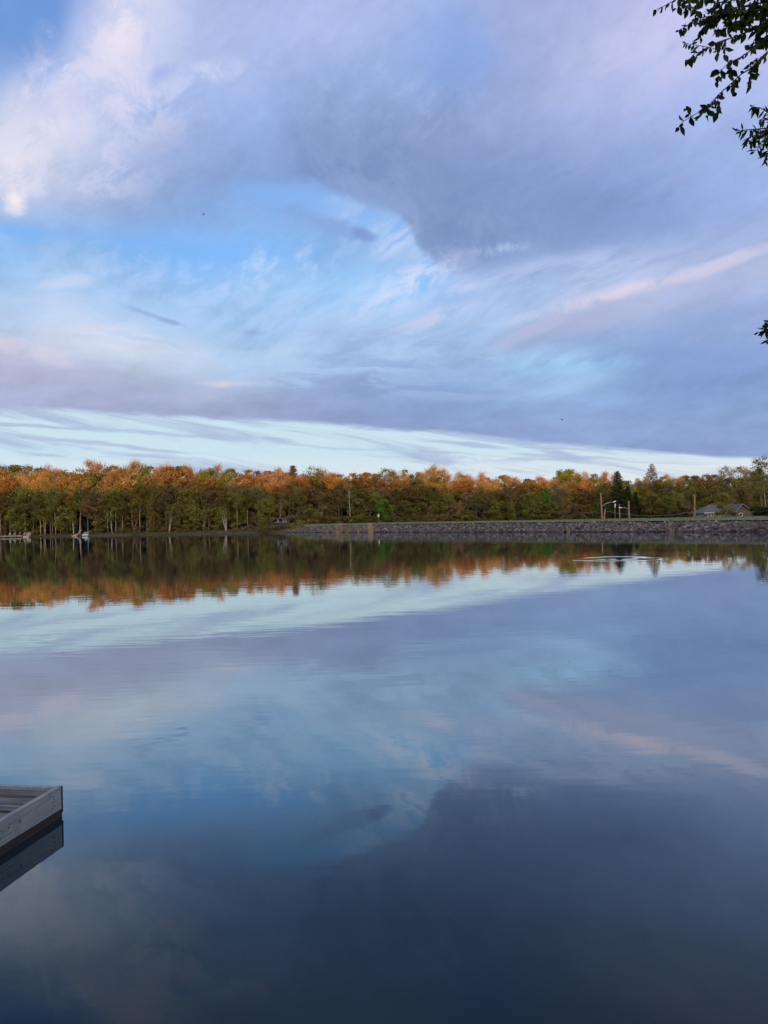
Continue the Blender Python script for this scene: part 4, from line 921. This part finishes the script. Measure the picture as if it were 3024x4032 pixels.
# ------------------------------------------------------------------ branches hanging into the picture
def cp(x, y, depth): return at_y(2550 + x / 3.253, y / 3.253, depth)
TW = [([(1640, -60), (1200, -120), (700, -60), (350, 0), (250, 60), (110, 122)], 4.4), ([(900, -100), (640, 0), (620, 120), (650, 240)], 4.5), ([(700, -120), (560, 0), (500, 90), (540, 150)], 4.4), ([(560, -60), (430, 30), (370, 110)], 4.35),
      ([(1640, 130), (1200, 140), (900, 190), (620, 240), (500, 330), (395, 390)], 4.6), ([(900, 190), (720, 330), (690, 440), (680, 480)], 4.6),
      ([(1640, 300), (1300, 400), (1100, 480), (900, 540), (800, 610), (620, 580), (480, 550)], 4.5), ([(800, 610), (720, 640), (600, 690), (510, 780)], 4.5), ([(900, 540), (900, 640), (880, 720)], 4.5), ([(1000, 520), (990, 640), (980, 700)], 4.52),
      ([(1700, 380), (1542, 450), (1400, 560), (1300, 660), (1180, 740), (1050, 800), (950, 890), (830, 930)], 4.3), ([(950, 890), (900, 970), (890, 1050)], 4.3), ([(1050, 800), (1070, 900), (960, 990)], 4.3),
      ([(1750, 560), (1542, 660), (1420, 770), (1330, 870), (1200, 950), (1080, 1060), (900, 1220), (750, 1390), (560, 1490), (450, 1560), (395, 1640)], 4.4), ([(1330, 870), (1400, 890), (1400, 960)], 4.4), ([(1300, 900), (1320, 1000), (1310, 1070)], 4.4), ([(1120, 1030), (1090, 1120), (1090, 1190)], 4.4), ([(830, 1310), (790, 1400), (770, 1480)], 4.4), ([(900, 1230), (900, 1360), (880, 1480)], 4.42), ([(560, 1490), (530, 1440), (505, 1390)], 4.4), ([(560, 1490), (610, 1530)], 4.4), ([(1330, 870), (1310, 810), (1380, 760)], 4.4),
      ([(1700, -60), (1500, 60), (1300, 220), (1100, 330), (950, 400), (880, 380)], 4.7), ([(1600, 200), (1450, 330), (1400, 480), (1340, 560)], 4.6), ([(1700, 420), (1560, 540), (1480, 600)], 4.5), ([(1640, 0), (1350, 60), (1100, 100), (950, 120), (800, 160)], 4.8), ([(1640, -120), (1250, -40), (1000, 30), (820, 20)], 4.6), ([(1300, 220), (1200, 300), (1050, 330)], 4.7), ([(1100, 100), (1050, 220), (1000, 300)], 4.8), ([(950, 120), (860, 250), (780, 290)], 4.8), ([(1350, 60), (1260, 180), (1250, 300)], 4.75),
      ([(1500, 60), (1480, 220), (1500, 360)], 4.7), ([(1640, 240), (1540, 290), (1450, 300)], 4.7),
      ([(1800, 1500), (1650, 1480), (1542, 1440), (1440, 1380), (1330, 1365)], 4.2), ([(1800, 1640), (1600, 1640), (1450, 1650), (1300, 1660), (1130, 1672)], 4.2), ([(1600, 1640), (1400, 1720), (1240, 1790)], 4.2), ([(1600, 1660), (1440, 1760), (1320, 1830)], 4.2), ([(1650, 1700), (1500, 1830), (1370, 1940)], 4.2), ([(1700, 1750), (1560, 1930), (1510, 2070)], 4.2), ([(1650, 1560), (1540, 1530), (1440, 1540)], 4.2), ([(1700, 1660), (1550, 1720), (1480, 1800)], 4.15),
      ([(1900, 4080), (1640, 4110), (1550, 4150), (1500, 4128)], 4.1), ([(1640, 4110), (1580, 4200), (1500, 4230), (1410, 4265)], 4.1), ([(1640, 4110), (1590, 4290), (1540, 4380)], 4.1)]
brnd = np.random.default_rng(8); roots = []
GRP = [(MB(), MB()) for _ in range(3)]
def leaf(p, d, n, ln, wd):
    d = d / np.linalg.norm(d); s = np.cross(d, n); s /= np.linalg.norm(s) + 1e-9; n = np.cross(s, d)
    prof_ = [(0, 0), (.22, .36), (.48, .50), (.75, .30), (1.0, 0)]
    fold = brnd.uniform(.1, .35); curl = brnd.uniform(-.12, .25)
    mid = [p + d * ln * a - n * ln * curl * a * a for a, _ in prof_]
    le = [m - s * wd * w + n * wd * w * fold for m, (_, w) in zip(mid, prof_)]; ri = [m + s * wd * w + n * wd * w * fold for m, (_, w) in zip(mid, prof_)]
    return mid, le, ri
def put_leaf(p, d, n, ln, wd):
    m, l, r_ = leaf(p, d, n, ln, wd)
    v = [m[0], l[1], l[2], l[3], m[4], r_[3], r_[2], r_[1], m[1], m[2], m[3]]
    lv.add(v, [(0, 8, 1), (1, 8, 9, 2), (2, 9, 10, 3), (3, 10, 4), (0, 7, 8), (7, 6, 9, 8), (6, 5, 10, 9), (5, 4, 10)])
toCam = lambda p: (np.array(CAM) - p) / np.linalg.norm(np.array(CAM) - p)
for ti, (pl, dep) in enumerate(TW):
    tw, lv = GRP[2 if pl[-1][1] > 3000 else (1 if pl[0][1] >= 1490 and pl[0][0] > 1550 else 0)]
    P = [cp(x, y, dep + .12 * math.sin(k * 1.3 + ti)) for k, (x, y) in enumerate(pl)]
    thick = .0055 if pl[0][0] > 1500 else .0026
    tw.tube(P, [thick * (1 - .75 * k / (len(P) - 1)) for k in range(len(P))], 5)
    if pl[0][0] > 1500: roots.append(P[0])
    second = 1300 <= pl[-1][1] and pl[-1][0] >= 1100
    for k in range(len(P) - 1):
        seg = P[k + 1] - P[k]; n = max(1, int(seg.length / (.0095 if pl[k][1] < 480 and pl[k][0] > 750 else (.009 if second else .027))))
        last = k == len(P) - 2
        if k == len(P) - 2 and pl[0][0] > 1500 and pl[-1] in ((395, 1640),): n = 4
        for q in range(n):
            u = (q + brnd.random()) / n
            if (pl[-1] == (395, 1640) and k == 7 and .25 < u): continue
            if brnd.random() < .12: continue
            p = np.array(P[k].lerp(P[k + 1], u)); sd_ = np.array(seg.normalized()); tc_ = toCam(p)
            side = np.cross(sd_, tc_) * (1 if (q % 2) else -1)
            d = side * brnd.uniform(.4, 1.1) + sd_ * brnd.uniform(.1, .9) + np.array([0, 0, -.55]) * brnd.uniform(.2, 1.4) + brnd.normal(size=3) * .25
            nrm = tc_ * brnd.uniform(.2, 1) + brnd.normal(size=3) * .55
            sz = brnd.uniform(.55, 1.25) * (.8 if u > .8 and last else 1)
            put_leaf(p + sd_ * .002, d, nrm, .055 * sz, .030 * sz * (.5 if second else 1))
        if last:
            p = np.array(P[-1]); put_leaf(p, np.array(seg.normalized()) + brnd.normal(size=3) * .2, toCam(p) + brnd.normal(size=3) * .4, .03, .015)
tree_o = empty('overhanging_tree', (4.5, 4.7, .3)); tag(tree_o, 'dark leafy branches of a near tree hanging into the top right corner', 'tree')
tk = MB(); base = Vector((4.5, 4.7, .15))
tpts = [base, Vector((4.45, 4.68, 1.2)), Vector((4.5, 4.6, 2.6)), Vector((4.38, 4.55, 4.0)), Vector((4.3, 4.55, 5.6)), Vector((4.35, 4.6, 7.2))]
tk.tube(tpts, [.13, .105, .09, .075, .055, .02], 10)
for i, r0 in enumerate(roots):
    zs = min(max(r0.z - .6, 1.8), 6.0); k = max(j for j in range(len(tpts)) if tpts[j].z <= zs); k = min(k, len(tpts) - 2)
    s0 = tpts[k].lerp(tpts[k + 1], (zs - tpts[k].z) / (tpts[k + 1].z - tpts[k].z))
    mid = s0.lerp(r0, .5) + Vector((0, 0, .12)); tk.tube([s0, mid, r0], [.022, .014, .0055], 6)
o = tk.build('trunk', M['near_bark'], tree_o, smooth=True); o.location = -tree_o.location
for tw, lv in GRP:
    o = tw.build('branch', M['near_bark'], tree_o); o.location = -tree_o.location
    l_ = lv.build('leaves', M['near_leaf'], o); l_.color = (.019, .034, .012, 1)

# ------------------------------------------------------------------ utility poles, street lamps, cables
def gz_(px, y): return ground_z(px, y)
def pole(px, y, top, r, label, cat='pole', name='utility_pole', group='wooden poles along the road', lean_px=0):
    x0, x1 = x_at(px, y), x_at(px + lean_px, y); z0, z1 = gz_(px, y) - .1, z_at(px, top, y)
    root = empty(name, (x0, y, z0)); tag(root, label, cat, group)
    mb = MB(); mb.tube([(0, 0, 0), ((x1 - x0) * .5, 0, (z1 - z0) * .5), (x1 - x0, 0, z1 - z0)], [r * 1.2, r * 1.05, r], 10); mb.build('pole_shaft', M['pole'], root, smooth=False)
    return root, Vector((x1, y, z1))
PY = 232
p1, t1 = pole(2371, PY, 1940, .24, 'tallest tan wooden utility pole with a curved lamp arm', lean_px=-3)
p2, t2 = pole(2379, PY - 1, 2004, .2, 'short leaning brace pole against the tallest utility pole', name='brace_pole', lean_px=8)
p2.location.x -= .2
p3, t3 = pole(2440, PY + 3, 1985, .17, 'thin weathered pole between the lamp arm pole and the tallest pole')
p4, t4 = pole(2477, PY, 1973, .24, 'brown wooden utility pole right of the thin pole with a short lamp arm')
p5, t5 = pole(2735, 228, 1948, .24, 'lone tan utility pole left of the grey house', lean_px=2)
def arm(root, a, b, sag, name='lamp_arm'):
    mb = MB(); L0 = Vector(root.location); pts_ = [a.lerp(b, u) + Vector((0, 0, sag * math.sin(u * math.pi))) - L0 for u in (0, .25, .5, .75, 1)]
    mb.tube(pts_, .06, 6); o = mb.build(name, M['metal'], root)
    m2 = MB(); d = (b - a).normalized(); m2.tube([b - L0 - d * .1, b - L0 + d * .25, b - L0 + d * .8, b - L0 + d * .95], [.06, .14, .15, .06], 8); m2.build('lamp_head', M['lamp'], root)
arm(p1, Vector((x_at(2373, PY), PY, z_at(2373, 1992, PY))), Vector((x_at(2416, PY), PY, z_at(2416, 1977, PY))), .35)
arm(p4, Vector((x_at(2474, PY), PY, z_at(2474, 2003, PY))), Vector((x_at(2449, PY), PY, z_at(2449, 1999.5, PY))), .12)
tb = empty('transformer_post', (x_at(2423, PY + 5), PY + 5, gz_(2423, PY + 5))); tag(tb, 'grey cylinder on a slim post under the long lamp arm', 'transformer')
mb = MB(); zb, zt_ = z_at(2423, 2000, PY + 5) - tb.location.z, z_at(2423, 1983, PY + 5) - tb.location.z
mb.tube([(0, 0, zb), (0, 0, zb + .1), (0, 0, zt_ - .15), (0, 0, zt_)], [.2, .24, .24, .14], 10); mb.build('canister', M['metal'], tb)
mb = MB(); mb.tube([(0, .26, 0), (0, .26, zb), (0, .26, zt_)], [.1, .09, .09], 6); mb.build('post', M['pole'], tb)
def cable(pts_, y, label, r=.03):
    P = [Vector((x_at(px, y), y, z_at(px, py, y))) for px, py in pts_]; out = []
    for a, b in zip(P, P[1:]):
        for u in (0, .2, .4, .6, .8): out.append(a.lerp(b, u))
    out.append(P[-1]); mb = MB(); mb.tube(out, r, 4); tag(mb.build('cable', M['cable']), label, 'cable', 'overhead cables by the dam')
cable([(2386, 2013), (2440, 2021), (2500, 2029), (2560, 2032), (2640, 2028), (2733, 2014)], PY - .6, 'sagging cable from the brace pole to the lone pole')
cable([(2735, 2011), (2760, 2012), (2772, 2013)], 227.5, 'short cable from the lone pole towards the grey house')
cable([(2850, 2018), (2930, 2016), (3024, 2013), (3100, 2011)], 217.5, 'cable running right in front of the grey house')
nbx = empty('nest_box', (x_at(1491, 222), 222, 0.2)); tag(nbx, 'small white nest box on a thin post before the bright green tree', 'nest box')
zc = z_at(1491, 2031, 222) - .2
mb = MB(); mb.box((0, 0, zc), (.42, .4, .75)); mb.build('box', M['white'], nbx)
mb = MB(); mb.prism([(-.3, zc + .38), (.3, zc + .38), (0, zc + .6)], -.26, .26); mb.build('roof', M['white'], nbx)
mb = MB(); mb.tube([(0, 0, 0), (0, 0, zc - .37)], .05, 6); mb.build('post', M['pole'], nbx)

# ------------------------------------------------------------------ grey house behind the dam
HY = 224.0
X_ = lambda px: x_at(px, HY); Z_ = lambda px, py: z_at(px, py, HY)
hx0, hx1 = X_(2776), X_(2948); hz0 = 0.2; ze = Z_(2800, 2020.5); zr = Z_(2850, 1985)
house = empty('grey_house', ((hx0 + hx1) / 2, HY, hz0)); tag(house, 'low grey house with hip roof and front gable behind the dam', 'house')
HL = house.location
def hb(mb, x0, x1, y0, y1, z0, z1): mb.box(((x0 + x1) / 2 - HL.x, (y0 + y1) / 2 - HL.y, (z0 + z1) / 2 - HL.z), (x1 - x0, y1 - y0, z1 - z0))
mb = MB(); hb(mb, hx0, hx1, HY, HY + 9, hz0, ze - .06); mb.build('wall', M['siding'], house)
ex0, ex1 = X_(2768), X_(2952); rx0, rx1 = X_(2818), X_(2915)
mb = MB(); y0, y1, ym = HY - .6, HY + 9.6, HY + 4.5
vs = [(ex0, y0, ze), (ex1, y0, ze), (ex1, y1, ze), (ex0, y1, ze), (rx0, ym, zr), (rx1, ym, zr)]
mb.add([(a - HL.x, b - HL.y, c - HL.z) for a, b, c in vs], [(0, 1, 5, 4), (1, 2, 5), (2, 3, 4, 5), (3, 0, 4), (3, 2, 1, 0)]); roof = mb.build('roof', M['shingle'], house)
mb = MB(); hb(mb, ex0, X_(2878), y0 - .06, y0 - .003, ze - .02, ze + .22); mb.build('eave_trim', M['white'], house)
gy = HY - 2.6; gl = [(X_(2878), Z_(2878, 2019)), (X_(2905), Z_(2905, 1985)), (X_(2951), Z_(2951, 2018))]
mb = MB(); n3 = [(x - HL.x, z - HL.z) for x, z in [(gl[0][0] + .3, hz0), (gl[2][0] - .3, hz0), (gl[2][0] - .3, gl[2][1] - .15), (gl[1][0], gl[1][1] - .25), (gl[0][0] + .3, gl[0][1] - .15)]]
mb.prism(n3, gy - HL.y, HY + 4 - HL.y); mb.build('gable_wall', M['tansiding'], house)
mb = MB(); sl = []
for (a, b) in ((gl[0], gl[1]), (gl[1], gl[2])):
    o = [(a[0] - HL.x, yy - HL.y, a[1] - HL.z + dz) for yy in (gy - .4, HY + 4.4) for dz in (0, .14)] + [(b[0] - HL.x, yy - HL.y, b[1] - HL.z + dz) for yy in (gy - .4, HY + 4.4) for dz in (0, .14)]
    mb.add(o, [(0, 1, 3, 2), (4, 6, 7, 5), (0, 4, 5, 1), (2, 3, 7, 6), (1, 5, 7, 3), (0, 2, 6, 4)])
mb.build('gable_roof', M['shingle'], house)
mb = MB()
for (a, b) in ((gl[0], gl[1]), (gl[1], gl[2])):
    mb.tube([(a[0] - HL.x, gy - .45 - HL.y, a[1] - HL.z), (b[0] - HL.x, gy - .45 - HL.y, b[1] - HL.z)], .13, 4)
mb.build('rake_trim', M['siding'], house)
def window(px, py, w, h, yf, parent=house):
    L0 = parent.location; x = X_(px) - L0.x; z = Z_(px, py) - L0.z; y = yf - L0.y
    mb = MB(); t = .13
    for c, d in (((x - w / 2 - t / 2, z), (t, h + 2 * t)), ((x + w / 2 + t / 2, z), (t, h + 2 * t)), ((x, z + h / 2 + t / 2), (w, t)), ((x, z - h / 2 - t / 2), (w, t))): mb.box((c[0], y - .04, c[1]), (d[0], .1, d[1]))
    f = mb.build('window', M['white'], parent); mb = MB(); mb.box((x, y - .012, z), (w, .03, h)); mb.build('pane', M['glass'], f)
for px in (2780.5, 2792, 2804): window(px, 2029, .42, .66, HY)
for px in (2832, 2842): window(px, 2027, .5, .66, HY)
window(2900, 2026.5, .85, .7, gy)
mb = MB(); hb(mb, X_(2946), X_(2972), HY + 2, HY + 8, hz0, Z_(2960, 2015)); mb.build('side_wing', M['tansiding'], house)
mb = MB(); a0, a1 = X_(2944), X_(2979); zb, zt_ = Z_(2960, 2015.5), Z_(2960, 2001)
mb.prism([(HY + 1.4 - HL.y, zb - HL.z), (HY + 8.6 - HL.y, zb - HL.z), (HY + 5 - HL.y, zt_ - HL.z)], a0 - HL.x, a1 - HL.x, 'x'); mb.build('wing_roof', M['shingle'], house)
shed = empty('grey_shed', (X_(2756), 222, .2)); tag(shed, 'small grey roofed shed at the left end of the grey house', 'shed')
mb = MB(); zt_ = Z_(2758, 2027) - .2; mb.box((0, 1.6, (zt_ - 1) / 2), (1.9, 3, zt_ - 1)); mb.build('wall', M['siding'], shed)
mb = MB(); mb.prism([(-1.3, zt_ - 1.05), (1.3, zt_ - 1.05), (.7, zt_ - .0), (.1, zt_ - .0)], -.2, 3.4); mb.build('roof', M['shingle'], shed)

# ------------------------------------------------------------------ porch cabin in the trees at the end of the dam
CY = 190.0
cx0, cx1 = x_at(1062, CY), x_at(1133, CY); cg = ground_z(1095, CY)
cabin = empty('porch_cabin', ((cx0 + cx1) / 2, CY, cg)); tag(cabin, 'dark cabin with white porch posts at the left end of the dam', 'cabin')
wv = (cx1 - cx0); zf = z_at(1095, 2058, CY) - cg; ztp = z_at(1095, 2045, CY) - cg; zrg = z_at(1095, 2037.5, CY) - cg
mb = MB(); mb.box((0, 2.2, (ztp) / 2), (wv * .96, 3.2, ztp)); mb.build('wall', M['brownwall'], cabin)
mb = MB(); mb.prism([(-1.0, ztp), (4.4, ztp), (1.7, zrg)], -wv / 2 - .2, wv / 2 + .2, 'x'); mb.build('roof', M['darkroof'], cabin)
mb = MB(); mb.box((0, -.2, zf / 2), (wv, 1.5, max(zf, .2))); mb.build('porch_base', M['darkroof'], cabin)
for px, w in ((1067, .22), (1097, .36), (1117, .2), (1123, .14), (1129, .2)):
    mb = MB(); mb.box((x_at(px, CY) - cabin.location.x, -.85, (zf + ztp) / 2), (w, .16, ztp - zf)); mb.build('porch_post', M['siding'], cabin)
mb = MB(); mb.box((wv * .1, -.86, zf + .12), (wv * .7, .1, .12)); mb.build('porch_rail', M['siding'], cabin)
for px in (1078, 1107):
    mb = MB(); mb.box((x_at(px, CY) - cabin.location.x, .58, zf + .65), (.9, .06, .7)); mb.build('window', M['glass'], cabin)

# ------------------------------------------------------------------ brown lake house between the trunks
LY = 256.0
lx0, lx1 = x_at(132, LY), x_at(243, LY); lg = ground_z(185, LY)
lh = empty('lake_house', ((lx0 + lx1) / 2, LY, lg)); tag(lh, 'dim brown lake house with deck rails half hidden behind trunks', 'house')
w_ = lx1 - lx0; zt_ = z_at(185, 2030, LY) - lg; zd = z_at(185, 2062, LY) - lg
mb = MB(); mb.box((0, 4, zt_ / 2), (w_, 7, zt_)); mb.build('wall', M['brownwall'], lh)
mb = MB(); mb.prism([(-.6, zt_), (8.2, zt_), (3.8, zt_ + 2.0)], -w_ / 2 - .5, w_ / 2 + .5, 'x'); mb.build('roof', M['darkroof'], lh)
for zq in (zd, z_at(185, 2087, LY) - lg):
    mb = MB(); mb.box((0, -.8, zq), (w_, 2.4, .18)); mb.build('deck', M['pole'], lh)
    mb = MB(); mb.box((0, -1.95, zq + .95), (w_, .09, .12)); mb.box((0, -1.95, zq + .5), (w_, .06, .07))
    for k in range(9): mb.box((-w_ / 2 + w_ * k / 8, -1.95, zq + .5), (.09, .09, .95))
    mb.build('deck_rail', M['pole'], lh)
for k in (-.3, 0, .3):
    for zq in (zd + 1.1,):
        mb = MB(); mb.box((w_ * k, .47, zq), (1.3, .1, 1.1)); mb.build('window', M['glass'], lh)

# ------------------------------------------------------------------ shore furniture at the left
def adirondack(px, label, face):
    y = shore_y(px) + 2.6; root = empty('garden_chair', (x_at(px, y), y, ground_z(px, y) - .02), face); tag(root, label, 'chair', 'garden chairs on the left shore')
    mb = MB()
    for k in range(5): mb.box(((k - 2) * .115, .34, .66), (.10, .03, .85), 0, -.35)
    mb.build('backrest', M['chair'], root)
    mb = MB(); mb.box((0, 0, .36), (.56, .55, .03), 0, -.2); mb.build('seat', M['chair'], root)
    for s in (-1, 1):
        mb = MB(); mb.box((s * .33, -.02, .57), (.13, .72, .03)); mb.build('armrest', M['chair'], root)
        mb = MB(); mb.box((s * .29, -.27, .28), (.05, .09, .56)); mb.build('leg', M['chair'], root)
        mb = MB(); mb.box((s * .29, .22, .25), (.05, .09, .62), 0, -.5); mb.build('leg', M['chair'], root)
adirondack(38, 'grey slatted garden chair, leftmost of four on the shore', .1); adirondack(55, 'grey slatted garden chair, second from the left on the shore', -.1)
adirondack(76, 'grey slatted garden chair, third from the left, beside a trunk', .2); adirondack(93, 'grey slatted garden chair nearest to the pale stone landing', -.2)
ya = [(px, shore_y(px) + .9) for px in range(-10, 93, 8)]
mb = MB()
for (p, y), (p2, y2) in zip(ya, ya[1:]):
    a = Vector((x_at(p, y), y, .45)); b = Vector((x_at(p2, y2), y2, .45)); d = b - a; m_ = (a + b) / 2
    mb.box(m_, (d.length - .06, .5, .34 + .05 * math.sin(p)), math.atan2(d.y, d.x))
tag(mb.build('shore_wall', M['paleconc']), 'low pale stone edging along the shore below the garden chairs', 'wall')
y = shore_y(106) - .4; ld = empty('stone_landing', (x_at(106, y), y, 0)); tag(ld, 'pale stone landing at the waterline right of the garden chairs', 'landing')
mb = MB(); mb.box((0, 0, .2), (1.9, 1.6, .52)); mb.build('slab', M['paleconc'], ld)
for k in range(2): mb = MB(); mb.box((.35, .5 + .4 * k, .66 + .2 * k), (1.2, .5, .22)); mb.build('step', M['paleconc'], ld)
bx = empty('storage_bin', (x_at(114, y + 2.2), y + 2.2, .55)); tag(bx, 'grey green bin with a sloping lid behind the stone landing', 'bin')
mb = MB(); mb.box((0, 0, .35), (1.4, .8, .7)); mb.build('bin_body', M['paleconc'], bx)
M['lid'] = simple('grey_green_lid', (.16, .17, .14), (.11, .12, .095))
mb = MB(); mb.prism([(-.95, .72), (.95, .72), (.95, .98), (.2, 1.12), (-.95, .80)], -.55, .55); mb.build('lid', M['lid'], bx)
# pedal boat drawn up to the bank
y = shore_y(340) - .3; pb = empty('pedal_boat', (x_at(340, y), y, 0)); tag(pb, 'small pedal boat with two white bows and teal seats at the bank', 'boat')
for s in (-1, 1):
    mb = MB(); sec = [(-1.5, .22, .20, .52), (-1.3, .34, .08, .60), (-.6, .36, .02, .60), (.9, .36, 0, .58), (1.3, .30, .1, .5)]
    for yy, w, z0, z1 in sec:
        for a in range(8):
            q = a * math.pi / 4; mb.v.append((s * .46 + w * math.cos(q), yy, (z0 + z1) / 2 + (z1 - z0) / 2 * math.sin(q)))
    for i in range(4):
        for a in range(8): mb.f.append((i * 8 + a, i * 8 + (a + 1) % 8, (i + 1) * 8 + (a + 1) % 8, (i + 1) * 8 + a))
    mb.f.append(tuple(range(8))); mb.f.append(tuple(range(32, 40))[::-1]); mb.build('pontoon', M['hull'], pb, smooth=True)
mb = MB(); mb.box((0, 0, .02), (1.6, 2.5, .16)); mb.build('keel_deck', M['hullred'], pb)
for s in (-1, 1):
    mb = MB(); mb.box((s * .42, .1, .78), (.62, .5, .14)); mb.box((s * .42, .42, 1.0), (.62, .14, .52), 0, -.2); mb.build('seat', M['teal'], pb)
mb = MB(); mb.box((0, -.25, .72), (1.3, .5, .28), 0, .25); mb.build('cockpit', M['teal'], pb)
# fallen pale log with its root end curling up
mb = MB(); yl = shore_y(305) - .2
mb.tube([(x_at(282, yl), yl, .12), (x_at(292, yl), yl, .25), (x_at(304, yl), yl - .1, .45), (x_at(312, yl), yl, .95), (x_at(318, yl), yl + .1, 1.6), (x_at(319, yl), yl + .3, 2.4)], [.12, .15, .14, .11, .08, .03], 8)
mb.tube([(x_at(284, yl), yl, .3), (x_at(296, yl), yl - .4, .12), (x_at(309, yl), yl - .6, .1)], [.09, .1, .05], 6)
M['log'] = simple('bleached_log', (.40, .34, .30), (.24, .20, .17), scale=3)
tag(mb.build('fallen_log', M['log'], smooth=True), 'bleached fallen log curving up beside the pedal boat', 'log')
# two birds far out over the lake
def flier(px, py, y, label, bank, name='bird', sc=1.0):
    p = at_y(px, py, y); root = empty(name, p, .6); root.scale = (sc, sc, sc); tag(root, label, name.split('_')[-1])
    mb = MB(); mb.tube([(0, -.1, 0), (0, -.06, .01), (0, .02, .0), (0, .10, 0), (0, .16, 0)], [.012, .03, .036, .018, .006], 8); mb.build('body', M['feather'], root, smooth=True)
    for s in (-1, 1):
        mb = MB(); zt = math.sin(bank) * .17
        mb.add([(0, -.04, .012), (0, .03, .012), (s * .1, .01, .012 + zt * .6), (s * .18, .07, .012 + zt), (s * .1, -.05, .012 + zt * .6), (0, -.04, .004), (0, .03, .004), (s * .1, .01, .006 + zt * .6), (s * .1, -.05, .006 + zt * .6)], [(0, 1, 2, 4), (4, 2, 3), (5, 8, 7, 6), (8, 3, 7)]); mb.build('wing', M['feather'], root)
flier(2214, 1653, 62, 'small dark bird low in the sky right of centre', .5)
flier(803, 845, 13, 'tiny dark flying insect high in the blue gap at the left', 1.1, 'flying_insect', .22)

S.view_settings.view_transform = 'Standard'; S.view_settings.look = 'None'; S.view_settings.exposure = 0; S.view_settings.gamma = 1
S.cycles.max_bounces = 8; S.cycles.diffuse_bounces = 3; S.cycles.glossy_bounces = 4; S.cycles.transparent_max_bounces = 4; S.cycles.transmission_bounces = 3
